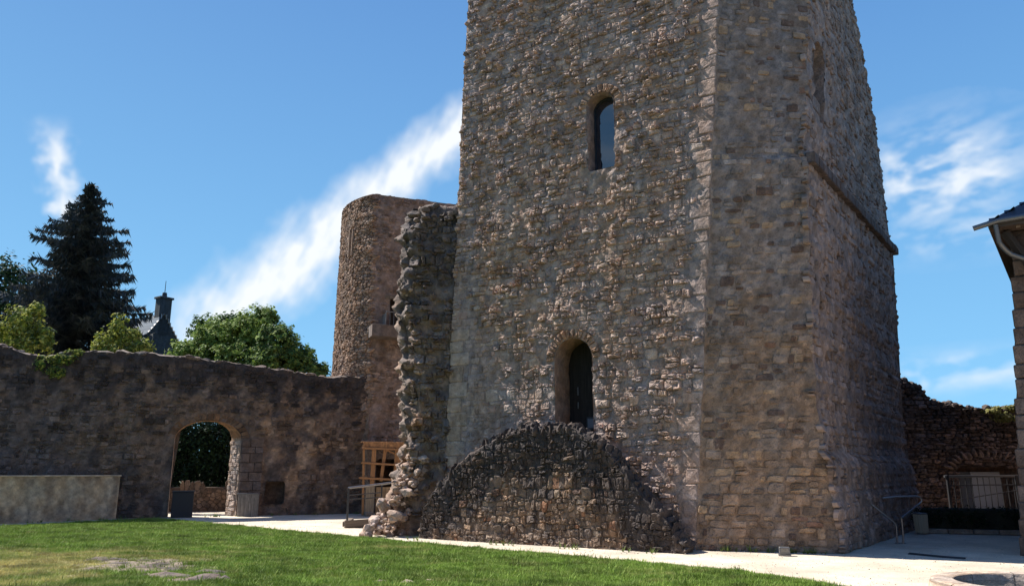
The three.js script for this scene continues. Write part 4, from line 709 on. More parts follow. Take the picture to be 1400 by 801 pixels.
{
  const r = rng(707), prof = [[-1, 4.9], [0.9, 4.85], [1.35, 4.72], [1.85, 4.5], [1.95, 4.25], [2.25, 3.95], [3.5, 3.78], [4.4, 3.70], [5.2, 3.82], [9, 3.8]], top = (u) => piece(u, prof)[0] + n2(u * 3, 70) * 0.06;
  const tone = (u, v) => { const k = 1 + fbm(u * 1.2, v * 1.2, 4) * 0.4, m = smooth(fbm(u * 0.7, v * 0.7 + 5, 3) + (2.6 - v) * 0.3, -0.1, 0.6), c = smooth(fbm(u, v, 3) + 0.75 - (top(u) - v) * 0.8, 0.1, 0.5); return [0, 1, 2].map((i) => lerp(lerp([0.15, 0.13, 0.118][i], [0.20, 0.155, 0.128][i], m), [0.055, 0.05, 0.05][i], c * 0.7) * k); };
  const surf = (u, v, d) => [u, v, d + 0.08 * n2(u * 0.6, v * 0.6)];
  part(back, 'wall_core', sheet((u, v, d) => surf(u, v * top(u) / 5, d), () => -0.8, () => 8, 0, 5, 0.1, (u, v) => -0.03 + fbm(u * 3, v * 3, 3) * 0.04, (u, v) => tone(u, v).map((x) => x * 0.8), [(u, v) => Math.max(Math.abs(u - 3.725) - 1.0, v * top(u) / 5 - 1.75)]), M.mortar);
  { const B = new Build(); for (let i = 0; i <= 60; i++) { const u = -0.8 + 8.8 * i / 60, t = top(u); for (const [v, d] of [[t, 0], [t + 0.05 * n2(u * 4, 1), -0.5], [t, -0.9], [0, -0.9]]) B.v(surf(u, v, d), u, v + d, [0.1, 0.09, 0.08]); } for (let i = 0; i < 60; i++) for (let j = 0; j < 3; j++) { const a = i * 4 + j; B.quad(a, a + 4, a + 5, a + 1); } part(back, 'wall_top', B.make(), M.mortar); }
  const list = [];
  courses(-0.8, 8, 0, 4.9, 0.06, 0.17, 0.28, r, 0.05, 0.2).forEach((poly) => { const [u, v] = midOf(poly); if (v > top(u) - 0.03 || (u > 2.72 && u < 4.73 && v < 1.75)) return; poly = clipHalf(poly, 0, -1, 0.05); if (poly.length < 3) return; list.push({ poly, size: areaOf(poly), surf, r, o: { proud: 0.04 + r() * 0.07, joint: 0.018, color: toneMix(tone(u, v), 0.65 + r() * 0.8, r), tilt: 0.2, round: 0.22, rough: 0.5, back: 0.08 } }); });
  lay(back, list, 300, 'stone', 'rubble_stones', M.stone);
  for (let u = -0.7; u < 8; u += 0.12 + r() * 0.12) part(back, 'coping_stone', lump(r, 0.14, 0.07 + r() * 0.05, 0.13, toneMix([0.12, 0.11, 0.10], 0.7 + r() * 0.5, r), [u, top(u), -0.1 - r() * 0.3], 1, 0.35), M.stone);
  for (let i = 0; i <= 15; i++) { const a = Math.PI * (0.12 + 0.76 * i / 15), q = lump(r, 0.055, 0.16, 0.12, toneMix([0.24, 0.20, 0.17], 0.8 + r() * 0.4, r), [0, 0.16, 0], 1, 0.25); q.rotateZ(a - Math.PI / 2); q.translate(3.7 + Math.cos(a) * 1.2, 1.5 + Math.sin(a) * 0.55, 0.06); part(back, 'relieving_arch_stone', q, M.stone); }
  const ds = part(back, 'doorway', chamber(surf, 2.7, 4.75, -0.05, 1.76, 0.0, -0.7, [0.2, 0.16, 0.13]), M.mortar);
  part(ds, 'white_door', new RoundedBoxGeometry(1.02, 1.6, 0.05, 1, 0.01).translate(3.95, 0.8, -0.5), M.white); part(ds, 'side_panel', new RoundedBoxGeometry(0.62, 1.6, 0.05, 1, 0.01).translate(3.1, 0.8, -0.5), mat({ color: C(0.14, 0.145, 0.16) }));
}
{ // barred gate before the white door
  const t = thing('barred_gate', 'black iron barred gate standing before a white door', 'gate', [14.0, 0, -25.5]);
  part(t, 'top_bar', bar([-0.15, 1.45, 0], [2.3, 1.47, 0], 0.07, 0.06), M.zinc); part(t, 'mid_bar', bar([-0.1, 1.18, 0], [2.2, 1.2, 0], 0.035, 0.03), M.iron); part(t, 'brace', bar([0.1, 0.72, 0.02], [2.1, 1.02, 0.02], 0.03, 0.03), M.iron); part(t, 'low_bar', bar([-0.1, 0.15, 0], [2.2, 0.15, 0], 0.035, 0.03), M.iron);
  for (const x of [-0.05, 2.15]) part(t, 'post', bar([x, 0, 0], [x, 1.5, 0], 0.08, 0.08), M.iron);
  for (let i = 0; i < 11; i++) part(t, 'upright_bar', bar([0.14 + i * 0.19, 0.1, 0], [0.14 + i * 0.19, 1.43, 0], 0.022, 0.022, 0.004), M.iron);
}
{ const t = thing('litter_bin', 'small beige slatted litter bin at the hedge end', 'litter bin', [10.86, 0, -21.4]); part(t, 'body', new THREE.CylinderGeometry(0.15, 0.13, 0.5, 20).translate(0, 0.27, 0), mat({ color: C(0.40, 0.34, 0.25) })); part(t, 'rim', new THREE.TorusGeometry(0.15, 0.018, 8, 24).rotateX(Math.PI / 2).translate(0, 0.52, 0), M.zinc); for (let i = 0; i < 14; i++) { const a = i / 14 * Math.PI * 2; part(t, 'slat', bar([Math.cos(a) * 0.138, 0.03, Math.sin(a) * 0.138], [Math.cos(a) * 0.158, 0.5, Math.sin(a) * 0.158], 0.045, 0.015, 0.004), mat({ color: C(0.44, 0.37, 0.27) })); } }
{ const r = rng(88), t = thing('stone_kerb', 'pale stone kerb edging the foot of the dark hedge', 'kerb', [11.0, 0, -21.6], 0.0); for (let i = 0; i < 5; i++) { const g = new RoundedBoxGeometry(0.58, 0.12, 0.16, 1, 0.02); g.rotateY(-0.30); g.translate(0.28 + i * 0.57, 0.06, 0.06 + i * 0.175); part(t, 'kerb_stone', tint(g, toneMix([0.36, 0.33, 0.28], 0.85 + r() * 0.3, r)), M.stone); } }
{ // drain cover in the shaded paving
  const t = thing('drain_slot', 'dark curved slot drain let into the shaded paving', 'drain'); part(t, 'slot', tube([[7.95, 0.004, -16.25], [8.1, 0.004, -15.95], [8.3, 0.004, -15.6], [8.55, 0.004, -15.35]], 0.028, 24, 6), M.black); part(t, 'edge', tube([[7.91, 0.0, -16.22], [8.06, 0.0, -15.92], [8.26, 0.0, -15.57], [8.51, 0.0, -15.32]], 0.022, 24, 6), M.iron);
}
{ // round basin
  const t = thing('stone_basin', 'round pale stone basin rim with dark water on the sunlit path', 'basin', [7.15, 0, -11.3]), r = rng(90), R = 1.24, w = 0.33;
  const pr = [[R + 0.02, 0], [R, 0.07], [R - 0.02, 0.11], [R - 0.06, 0.125], [R - w + 0.04, 0.125], [R - w, 0.11], [R - w - 0.01, 0.0]].map(([x, y]) => new THREE.Vector2(x, y));
  const N = 9; for (let i = 0; i < N; i++) { const g = new THREE.LatheGeometry(pr, 10, i / N * Math.PI * 2 + 0.006, Math.PI * 2 / N - 0.012); part(t, 'rim_stone', tint(g, toneMix([0.42, 0.39, 0.33], 0.88 + r() * 0.24, r)), M.stone); }
  part(t, 'joint', tint(new THREE.LatheGeometry(pr.map((p) => new THREE.Vector2(clamp(p.x, R - w + 0.01, R - 0.01), Math.max(0, p.y - 0.012))), 64), [0.14, 0.12, 0.1]), M.mortar);
  part(t, 'water', new THREE.CircleGeometry(R - w + 0.02, 40).rotateX(-Math.PI / 2).translate(0, 0.03, 0), M.water);
}
{ // the neighbouring house: only its battered corner and eaves come into view
  const t = thing('eaved_house', 'old house corner with a slate roof, deep boarded eaves and a gutter', 'house', [9.95, 0, -15.9], -36 * Math.PI / 180), r = rng(91);
  const corner = (h) => [0.5 * h / 5 + n2(h * 2.2, 91) * 0.03, -0.3 * h / 5];
  const col = (u, v) => { const k = 1 + fbm(u * 1.5, v * 1.5, 4) * 0.35; return [0.12 * k, 0.105 * k, 0.095 * k]; };
  part(t, 'front_wall', sheet((u, v, d) => [corner(v)[0] + u, v, corner(v)[1] + d], () => 0, () => 14, 0, 6.8, 0.14, (u, v) => fbm(u * 2, v * 2, 4) * 0.05, col), M.mortar);
  part(t, 'flank_wall', sheet((u, v, d) => [corner(v)[0] - d, v, corner(v)[1] - 13 + u], () => 0, () => 13, 0, 6.8, 0.14, (u, v) => fbm(u * 2, v * 2, 4) * 0.05, col), M.mortar);
  for (let v = 0, k = 0; v < 6.3; k++) { const h = 0.28 + r() * 0.12, c = corner(v + h / 2), w = k % 2 ? 0.5 : 0.32; part(t, 'quoin', tint(new RoundedBoxGeometry(w, h - 0.02, k % 2 ? 0.32 : 0.5, 1, 0.03).translate(c[0] + w / 2 - 0.03 + n2(k, 5) * 0.012, v + h / 2, c[1] - (k % 2 ? 0.16 : 0.25) + 0.03), toneMix([0.14, 0.12, 0.105], 0.8 + r() * 0.4, r)), M.stone); v += h; }
  // hipped roof over the corner: eave line at 6.7 m, overhanging 0.75 m
  const ex = 0.28, ez = 0.38, eh = 6.7, up = 0.72;          // slope rise per metre
  const roof = part(t, 'roof', (() => { const B = new Build(), c = [0.03, 0.033, 0.042], P = (x, z, h) => B.v([x, h, z], x, z, c), L = 9, W = 15, a = P(ex, ez, eh), b = P(ex + W, ez, eh), d = P(ex, ez - L * 2, eh), k = P(ex + L / 2, ez - L / 2, eh + L / 2 * up), k2 = P(ex + W, ez - L / 2, eh + L / 2 * up), k3 = P(ex + L / 2, ez - L * 2, eh + L / 2 * up); B.tri(a, b, k2); B.tri(a, k2, k); B.tri(d, a, k); B.tri(d, k, k3); return B.make(true); })(), M.slate);
  for (const [dir, len] of [[0, 9], [1, 9]]) for (let row = 0; row < 16; row++) for (let i = 0; i < (dir ? 24 : 24); i++) {   // slates by the corner
    const off = row * 0.14, s = off + i * 0.2 + (row % 2) * 0.1; if (s > 5.0) continue; const g = new THREE.BoxGeometry(0.19, 0.012, 0.24); g.rotateX(Math.atan(up)); const h = eh + off * up + 0.03; g.translate(s + 0.1, h, -off - 0.1);
    if (dir) { g.applyMatrix4(new THREE.Matrix4().set(0, 0, -1, 0, 0, 1, 0, 0, -1, 0, 0, 0, 0, 0, 0, 1)); } g.translate(ex, 0, ez); const gg = tint(g.toNonIndexed(), toneMix([0.035, 0.04, 0.05], 0.8 + r() * 0.5, r)); if (row < 6 && i < 12) part(roof, 'slate', gg, M.slate); else (roof.userData.more ??= []).push(gg);
  }
  const rest = roof.userData.more; delete roof.userData.more; part(roof, 'slates', mergeGeometries(rest), M.slate).userData.kind = 'stuff';
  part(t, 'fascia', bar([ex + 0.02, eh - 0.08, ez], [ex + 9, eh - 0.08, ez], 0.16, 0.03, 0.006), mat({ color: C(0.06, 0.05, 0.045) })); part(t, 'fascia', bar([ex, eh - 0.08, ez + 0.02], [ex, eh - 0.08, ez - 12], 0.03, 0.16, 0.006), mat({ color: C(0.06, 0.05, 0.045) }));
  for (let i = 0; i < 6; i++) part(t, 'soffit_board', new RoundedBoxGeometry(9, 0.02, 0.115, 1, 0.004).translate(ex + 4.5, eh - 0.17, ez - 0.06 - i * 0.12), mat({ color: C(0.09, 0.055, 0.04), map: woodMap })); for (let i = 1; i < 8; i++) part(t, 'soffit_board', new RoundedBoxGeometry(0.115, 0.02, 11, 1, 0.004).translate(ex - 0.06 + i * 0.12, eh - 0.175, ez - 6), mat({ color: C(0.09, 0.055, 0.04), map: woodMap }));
  for (let i = 0; i < 6; i++) part(t, 'rafter_tail', bar([ex + 0.5 + i * 0.6, eh - 0.16, ez - 0.05], [ex + 0.5 + i * 0.6, eh + 0.1, ez - 0.75], 0.08, 0.12), M.deck);
  const gut = part(t, 'gutter', tube([[ex - 0.28, eh - 0.14, ez + 0.1], [ex + 0.2, eh - 0.05, ez + 0.09], [ex + 4, eh - 0.03, ez + 0.09], [ex + 9, eh, ez + 0.09]], 0.055, 20), M.zinc);
  part(gut, 'downpipe', tube([[ex + 0.12, eh - 0.12, ez + 0.05], [ex + 0.14, eh - 0.5, ez], [ex + 0.3, eh - 0.72, ez - 0.2], [ex + 1.2, eh - 1.2, ez - 0.5], [ex + 1.35, eh - 1.35, ez - 0.52], [ex + 1.4, 3, ez - 0.5], [ex + 1.35, 0, ez - 0.5]], 0.05, 60), M.zinc);
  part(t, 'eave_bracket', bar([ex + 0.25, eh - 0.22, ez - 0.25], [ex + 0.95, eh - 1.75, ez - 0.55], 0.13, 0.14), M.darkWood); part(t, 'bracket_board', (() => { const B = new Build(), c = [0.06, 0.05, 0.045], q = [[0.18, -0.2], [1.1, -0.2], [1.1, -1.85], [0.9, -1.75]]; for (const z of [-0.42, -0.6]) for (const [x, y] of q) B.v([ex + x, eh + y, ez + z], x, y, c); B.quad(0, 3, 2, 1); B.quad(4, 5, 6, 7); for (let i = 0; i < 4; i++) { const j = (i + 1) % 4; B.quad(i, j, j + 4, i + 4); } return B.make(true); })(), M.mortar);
}

{ // added range behind the camera, unseen: blocks low sky and warms the shade
  const t = thing('added_unseen_range', 'added pale stone range out of view, blocking sky and bouncing warm light', 'added_building', [-4, 0, 15], 0), r = rng(93), col = (u, v) => { const k = 1 + fbm(u * 0.6, v * 0.6, 4) * 0.25; return [0.36 * k, 0.29 * k, 0.22 * k]; };
  const wins = []; for (let i = 0; i < 9; i++) for (const v of [1.0, 5.0]) wins.push([-20 + i * 5, v]);
  part(t, 'wall', sheet((u, v, d) => [-u, v, -d], () => -24, () => 24, 0, 8.6, 0.3, (u, v) => fbm(u, v, 3) * 0.03, col, wins.map(([u, v]) => (x, y) => Math.max(Math.abs(x - u) - 0.6, Math.abs(y - v - 0.95) - 0.95))), M.mortar);
  part(t, 'wall', new THREE.BoxGeometry(48, 8.4, 0.1).translate(0, 4.2, 0.6), M.bark);
  for (const [u, v] of wins) { const w = part(t, 'window', new RoundedBoxGeometry(1.3, 2.0, 0.06, 1, 0.01).translate(-u, v + 0.95, 0.2), M.white); for (const x of [-0.3, 0.3]) for (const y of [-0.62, 0, 0.62]) part(w, 'pane', new THREE.BoxGeometry(0.5, 0.55, 0.02).translate(-u + x, v + 0.95 + y, 0.165), M.glass); }
  { const B = new Build(), c = [0.05, 0.052, 0.06]; B.quad(B.v([-24.4, 8.4, -0.5], 0, 0, c), B.v([24.4, 8.4, -0.5], 48, 0, c), B.v([24.4, 12.4, 5], 48, 6, c), B.v([-24.4, 12.4, 5], 0, 6, c)); part(t, 'roof', B.make(), M.slate); }
}

// ---------------------------------------------------------------- vegetation
function leaves(blobs, count, size, palette, seed, { gap = -0.25, freq = 0.7, shell = 0.45, droop = 0 } = {}) {
  const r = rng(seed), P = new Float32Array(count * 12), Cc = new Float32Array(count * 12), I = new Uint32Array(count * 6), w = blobs.map((b) => Math.pow(b[3] * b[4] * b[5], 2 / 3)), sum = w.reduce((a, b) => a + b, 0);
  const n = new THREE.Vector3(), t = new THREE.Vector3(), s = new THREE.Vector3(); let k = 0, tries = 0;
  while (k < count && tries++ < count * 6) {
    let q = r() * sum, b = 0; while (b < w.length - 1 && (q -= w[b]) > 0) b++;
    const B = blobs[b]; n.set(r() - 0.5, r() - 0.5, r() - 0.5).normalize(); const rad = Math.pow(lerp(shell, 1, r()), 0.8) * (0.86 + 0.24 * n3(n.x * 2.2 + b * 3, n.y * 2.2, n.z * 2.2));
    const x = B[0] + n.x * B[3] * rad, y = B[1] + n.y * B[4] * rad, z = B[2] + n.z * B[5] * rad;
    if (n3(x * freq, y * freq, z * freq) + 0.5 * n3(x * freq * 2.7, y * freq * 2.7, z * freq * 2.7) < gap) continue;
    n.x += (r() - 0.5) * 1.6; n.y += (r() - 0.5) * 1.6 + 0.35 - droop; n.z += (r() - 0.5) * 1.6; n.normalize(); t.set(r() - 0.5, r() - 0.5 - droop, r() - 0.5).cross(n).normalize(); s.crossVectors(n, t);
    const l = size * (0.6 + r() * 0.8), wd = l * (0.42 + r() * 0.2), f = l * 0.12, c = palette[Math.floor(r() * palette.length)], v = 0.75 + r() * 0.5;
    const pts = [[-l, 0, 0], [0, wd, f], [l, 0, 0], [0, -wd, f]];
    pts.forEach(([a, bb, d], i) => { const o = k * 12 + i * 3; P[o] = x + t.x * a + s.x * bb + n.x * d; P[o + 1] = y + t.y * a + s.y * bb + n.y * d; P[o + 2] = z + t.z * a + s.z * bb + n.z * d; Cc[o] = c[0] * v; Cc[o + 1] = c[1] * v; Cc[o + 2] = c[2] * v; });
    I.set([k * 4, k * 4 + 1, k * 4 + 2, k * 4, k * 4 + 2, k * 4 + 3], k * 6); k++;
  }
  const g = new THREE.BufferGeometry(); g.setAttribute('position', new THREE.BufferAttribute(P.subarray(0, k * 12), 3)); g.setAttribute('color', new THREE.BufferAttribute(Cc.subarray(0, k * 12), 3)); g.setIndex(new THREE.BufferAttribute(I.subarray(0, k * 6), 1)); g.computeVertexNormals(); return g;
}
function trunk(x, z, h, r0, limbs, seed) {                   // tapered trunk with limbs to given points
  const r = rng(seed), out = [], c = [0.09, 0.07, 0.055];
  const limb = (a, b, r1, r2) => { const A = new THREE.Vector3(...a), B = new THREE.Vector3(...b), m = A.clone().lerp(B, 0.5).add(new THREE.Vector3((r() - 0.5) * 0.4, 0.2, (r() - 0.5) * 0.4)), cv = new THREE.CatmullRomCurve3([A, m, B]), g = new THREE.TubeGeometry(cv, 8, 1, 7), p = g.attributes.position, nn = g.attributes.normal; for (let i = 0; i <= 8; i++) { const q = cv.getPointAt(i / 8), k = lerp(r1, r2, i / 8); for (let j = 0; j <= 7; j++) { const o = i * 8 + j; p.setXYZ(o, q.x + nn.getX(o) * k, q.y + nn.getY(o) * k, q.z + nn.getZ(o) * k); } } out.push(g); };
  limb([x, 0, z], [x + 0.1, h, z], r0, r0 * 0.45); for (const [lx, ly, lz] of limbs) limb([x + 0.05, h * (0.45 + r() * 0.45), z], [lx, ly, lz], r0 * 0.4, r0 * 0.1);
  return mergeGeometries(out);
}
function tree(name, label, x, z, h, r0, blobs, count, size, palette, seed, opt, group) {
  const t = thing(name, label, opt?.shrub ? 'shrub' : 'tree', [0, 0, 0], 0, group); part(t, 'trunk', trunk(x, z, h, r0, blobs.map((b) => [b[0], b[1], b[2]]), seed), M.bark); part(t, 'crown', leaves(blobs, count, size, palette, seed + 1, opt), M.leaf); return t;
}
const GREEN = [[0.17, 0.25, 0.05], [0.21, 0.29, 0.06], [0.12, 0.19, 0.04], [0.26, 0.33, 0.08]], DARK = [[0.022, 0.05, 0.02], [0.03, 0.065, 0.022], [0.018, 0.04, 0.022]], YELLOW = [[0.27, 0.31, 0.045], [0.36, 0.38, 0.07], [0.17, 0.22, 0.04], [0.42, 0.41, 0.10], [0.10, 0.14, 0.03]], MID = [[0.07, 0.13, 0.035], [0.09, 0.155, 0.04], [0.055, 0.11, 0.03]];
{ // the tall spruce
  const r = rng(801), t = thing('spruce_tree', 'tall dark spruce with drooping ragged boughs behind the curtain wall', 'tree'), X = -25.3, Z = -44, H = 18.4;
  part(t, 'trunk', new THREE.CylinderGeometry(0.03, 0.34, H, 10).translate(X, H / 2, Z), M.bark);
  const P = [], Cc = [], tri = (a, b, c, k) => { P.push(...a, ...b, ...c); for (let i = 0; i < 3; i++) Cc.push(k[0], k[1], k[2]); };
  const wide = [[0, 0.25], [0.04, 0.8], [0.1, 1.35], [0.17, 2.1], [0.28, 2.6], [0.4, 3.2], [0.48, 3.6], [0.55, 3.7], [1, 4.6]];
  for (let h = 4.5; h < H + 0.05; h += 0.13) {
    const f = (H - h) / H, reach = piece(f, wide)[0] * (1.0 + 0.25 * (h * 0.9 % 1)) * (1 + 0.12 * n2(h * 0.7, 3));
    for (let b = 0; b < 5; b++) {
      const az = r() * Math.PI * 2, L = reach * (0.5 + r() * 0.55) * (1 + 0.32 * n3(Math.cos(az) * 1.2, Math.sin(az) * 1.2, h * 0.5)), cx = Math.cos(az), cz = Math.sin(az), sag = 0.34 + r() * 0.22, n = Math.ceil(L / 0.08);
      for (let i = 0; i <= n; i++) {
        const s = i / Math.max(1, n), d = L * s, px = X + cx * d, pz = Z + cz * d, py = h - sag * d + sag * 0.75 * d * s;
        for (let q = 0; q < 5; q++) {
          if (r() < 0.2) continue; const sd = (r() - 0.5) * 2, len = (0.24 + r() * 0.42) * (1.1 - s * 0.3) * Math.min(1, 0.5 + f * 2.2), ox = -cz * sd * len + cx * len * 0.5, oz = cx * sd * len + cz * len * 0.5, oy = len * (q < 2 ? 0.2 + r() * 0.5 : -0.3 - r() * 0.8), k = 0.7 + r() * 0.7, wv = 0.03 + r() * 0.045, c = r() < 0.3 ? [0.075 * k, 0.078 * k, 0.08 * k] : [0.036 * k, 0.046 * k, 0.044 * k];
          tri([px - cx * wv, py, pz - cz * wv], [px + cx * wv, py + wv * 0.8, pz + cz * wv], [px + ox, py + oy, pz + oz], c);
        }
      }
    }
  }
  const g = new THREE.BufferGeometry(); g.setAttribute('position', new THREE.Float32BufferAttribute(P, 3)); g.setAttribute('color', new THREE.Float32BufferAttribute(Cc, 3)); g.computeVertexNormals(); part(t, 'crown', g, M.needle);
}
tree('dark_broadleaf_tree', 'dense dark broadleaf tree beside the tall spruce', -31.5, -47, 8, 0.35, [[-32, 12.4, -47, 3.2, 3.0, 3], [-29.3, 11.0, -47, 2.2, 2.6, 2.4], [-33, 9, -46, 3.5, 3.5, 3], [-28.6, 9.0, -46.5, 2.4, 2.6, 2.4], [-30, 7, -46, 3, 2.5, 2.5]], 16000, 0.15, DARK, 811, { gap: -0.4 });
tree('yellow_green_shrub', 'sunlit yellow-green bush rising behind the wall below the dark broadleaf tree', -21.3, -33.4, 6.4, 0.12, [[-21.4, 7.9, -33.4, 1.0, 1.0, 0.9], [-20.6, 7.2, -33.2, 0.85, 0.8, 0.8], [-22.2, 7.3, -33.4, 0.9, 0.9, 0.8], [-21.3, 6.6, -33.2, 1.4, 0.8, 0.9], [-20.9, 8.5, -33.3, 0.4, 0.45, 0.4]], 5200, 0.085, YELLOW, 821, { gap: -0.2, freq: 1.5, shrub: true });
tree('yellow_green_shrub', 'narrow yellow-green bush standing between the spruce and the grey house', -17.1, -33.2, 6.4, 0.1, [[-17.1, 7.6, -33.2, 0.5, 0.9, 0.5], [-17.6, 7.0, -33.0, 0.6, 0.7, 0.5], [-16.5, 7.2, -33.1, 0.55, 0.6, 0.5], [-15.9, 6.8, -33.1, 0.5, 0.55, 0.5], [-16.8, 6.5, -33, 1.3, 0.6, 0.7]], 4200, 0.08, YELLOW, 831, { gap: -0.15, freq: 1.7, shrub: true });
tree('yellow_green_shrub', 'small yellow-green sprig at the high end of the curtain wall', -22.9, -32.2, 6.8, 0.06, [[-22.4, 8.0, -31.6, 0.35, 0.8, 0.4], [-22.5, 7.2, -31.6, 0.5, 0.7, 0.4], [-22.6, 6.6, -31.6, 0.5, 0.5, 0.4]], 1600, 0.08, YELLOW, 841, { gap: -0.2, freq: 1.7, shrub: true });
tree('round_leafy_tree', 'broad sunlit green tree between the grey house and the half-round tower', -13.9, -40, 6, 0.25, [[-15.2, 8.1, -40, 1.7, 1.5, 1.6], [-13.4, 8.8, -40, 1.5, 1.4, 1.5], [-13.0, 9.6, -40.2, 0.75, 0.7, 0.7], [-16.7, 7.4, -39.8, 1.3, 1.1, 1.2], [-17.3, 6.7, -39.4, 1.0, 0.9, 1], [-14.3, 7.0, -39.2, 2.2, 1.3, 1.4]], 26000, 0.10, GREEN, 851, { gap: -0.1, freq: 1.3 });
tree('round_leafy_tree', 'lower green tree sloping down towards the half-round tower', -11.4, -39, 5, 0.2, [[-11.9, 7.9, -39, 1.3, 1.2, 1.2], [-10.8, 7.1, -39, 1.1, 1.0, 1.1], [-9.9, 6.4, -38.8, 0.9, 0.8, 0.9], [-12.3, 6.8, -38.6, 1.6, 1.1, 1.2], [-9.3, 5.9, -38.7, 0.6, 0.5, 0.6], [-8.6, 5.5, -38.7, 0.5, 0.4, 0.5]], 20000, 0.095, [...GREEN, ...MID], 861, { gap: -0.1, freq: 1.4 });
tree('dark_treetop', 'darker green treetop showing over the broad sunlit tree', -18.2, -47, 7, 0.25, [[-18.4, 10.0, -47, 1.7, 1.2, 1.5], [-17.0, 10.4, -47, 1.3, 0.9, 1.2], [-16, 9.6, -47, 1.6, 1.4, 1.3]], 9000, 0.12, MID, 871, { gap: -0.3 });
{ // ivy and weeds hanging on the wall top
  const t = onWall(thing('wall_ivy', 'yellow-green ivy hanging over the curtain wall top below the spruce', 'ivy')); part(t, 'foliage', leaves([[-11.35, 5.35, 0.1, 0.45, 0.35, 0.22], [-10.8, 5.5, 0.05, 0.45, 0.3, 0.25], [-11.0, 5.05, 0.12, 0.4, 0.3, 0.2], [-10.5, 5.75, -0.1, 0.4, 0.2, 0.3]], 2200, 0.055, [...YELLOW, ...MID], 881, { gap: -0.2, freq: 2.2 }), M.leaf); part(t, 'stem', tube([[-10.9, 5.75, -0.2], [-10.95, 5.6, 0.1], [-11.1, 5.2, 0.14], [-11.2, 4.9, 0.12]], 0.02), M.bark);
}
{ // foliage seen through the gate
  const t = onWall(thing('ivy_thicket', 'dark ivy thicket flecked with light behind the gateway', 'thicket')); part(t, 'foliage', leaves([[-8.2, 2.2, -7, 2.4, 2.6, 1.2], [-6.0, 2.4, -6.6, 2.2, 2.8, 1.2], [-9.8, 3, -6.4, 2, 2.6, 1.2], [-4.2, 2.6, -7, 2.2, 2.8, 1.2], [-11, 2.4, -7.2, 2, 2.4, 1.2]], 52000, 0.085, DARK.map((c) => c.map((x) => x * 1.1)), 891, { gap: -0.9, freq: 0.9, shell: 0.2 }), M.leaf); part(t, 'stem', mergeGeometries([tube([[-6.4, 0, -6.8], [-6.3, 2, -6.9], [-6.8, 4, -6.8]], 0.08), tube([[-8.4, 0, -7], [-8.2, 2, -7], [-8.6, 4, -7]], 0.08)]), M.bark);
}
{ const t = thing('clipped_hedge', 'low clipped black-green hedge before the rear court wall', 'hedge'); const bl = []; for (let i = 0; i <= 12; i++) bl.push([11.2 + i * 0.24, 0.38, -22.0 + i * 0.075, 0.32, 0.38, 0.3]); part(t, 'foliage', leaves(bl, 9000, 0.035, DARK.map((c) => c.map((x) => x * 0.6)), 895, { gap: -0.9, shell: 0.5 }), M.leaf); const g = new RoundedBoxGeometry(2.9, 0.6, 0.4, 2, 0.1); g.rotateY(-0.3); g.translate(12.6, 0.34, -21.6); part(t, 'stem', tint(g, [0.03, 0.035, 0.022]), M.mortar); }
{ const t = thing('wall_top_grass', 'yellowish grass tuft growing on the rear court wall top', 'grass tuft'); part(t, 'foliage', leaves([[17.1, 3.72, -27.1, 0.7, 0.12, 0.35], [16.6, 3.62, -27, 0.5, 0.1, 0.3], [17.6, 3.75, -27, 0.6, 0.14, 0.3], [16.9, 3.4, -26.85, 0.5, 0.2, 0.12]], 2200, 0.06, [[0.22, 0.21, 0.06], [0.16, 0.17, 0.05], [0.26, 0.24, 0.10]], 897, { gap: -0.6, freq: 2 }), M.leaf); }

{ // house with gable chimney beyond the trees
  const t = thing('grey_gabled_house', 'grey gabled house with a slate roof and a stout gable chimney among the trees', 'house', [-26.6, 0, -58], 0.95);
  const w = 2.5, e = 9.8, ap = 13.3, L = 7, wallM = mat({ color: C(0.055, 0.065, 0.075), map: grain });
  const s = new THREE.Shape([[-w, 0], [w, 0], [w, e], [0, ap], [-w, e]].map((p) => new THREE.Vector2(...p))), g = new THREE.ExtrudeGeometry(s, { depth: L, bevelEnabled: false }); g.translate(0, 0, -L); part(t, 'gable_wall', g, wallM);
  const roof = part(t, 'roof', (() => { const B = new Build(), c = [0.42, 0.40, 0.39]; for (const k of [-1, 1]) { const q = [[k * (w + 0.25), e - 0.4, 0.12], [0, ap + 0.06, 0.12], [0, ap + 0.06, -L - 0.1], [k * (w + 0.25), e - 0.4, -L - 0.1]].map((p, i) => B.v(p, p[2], p[1], c)); k > 0 ? B.quad(...q.reverse()) : B.quad(...q); } return B.make(true); })(), M.slate);
  for (const k of [-1, 1]) for (let row = 0; row < 14; row++) { const f = row / 14, x = k * (w + 0.25) * (1 - f), y = lerp(e - 0.4, ap + 0.06, f) + 0.04; part(roof, 'slate_course', tint(bar([x, y, 0.1], [x, y, -L], 0.03, 0.36, 0.01), [0.40 + 0.04 * (row % 3), 0.385 + 0.04 * (row % 3), 0.375 + 0.04 * (row % 3)]), M.slate); }
  const ch = part(t, 'chimney', new RoundedBoxGeometry(0.95, 2.9, 0.7, 1, 0.03).translate(0.1, 13.1, -0.35), wallM); part(ch, 'cap', new RoundedBoxGeometry(1.15, 0.16, 0.9, 1, 0.03).translate(0.1, 14.6, -0.35), wallM); part(ch, 'pot', new THREE.CylinderGeometry(0.16, 0.2, 0.4, 12).translate(0.1, 14.85, -0.35), wallM); part(ch, 'lightning_rod', new THREE.CylinderGeometry(0.02, 0.03, 1.0, 6).translate(0.1, 15.5, -0.35), M.iron);
}

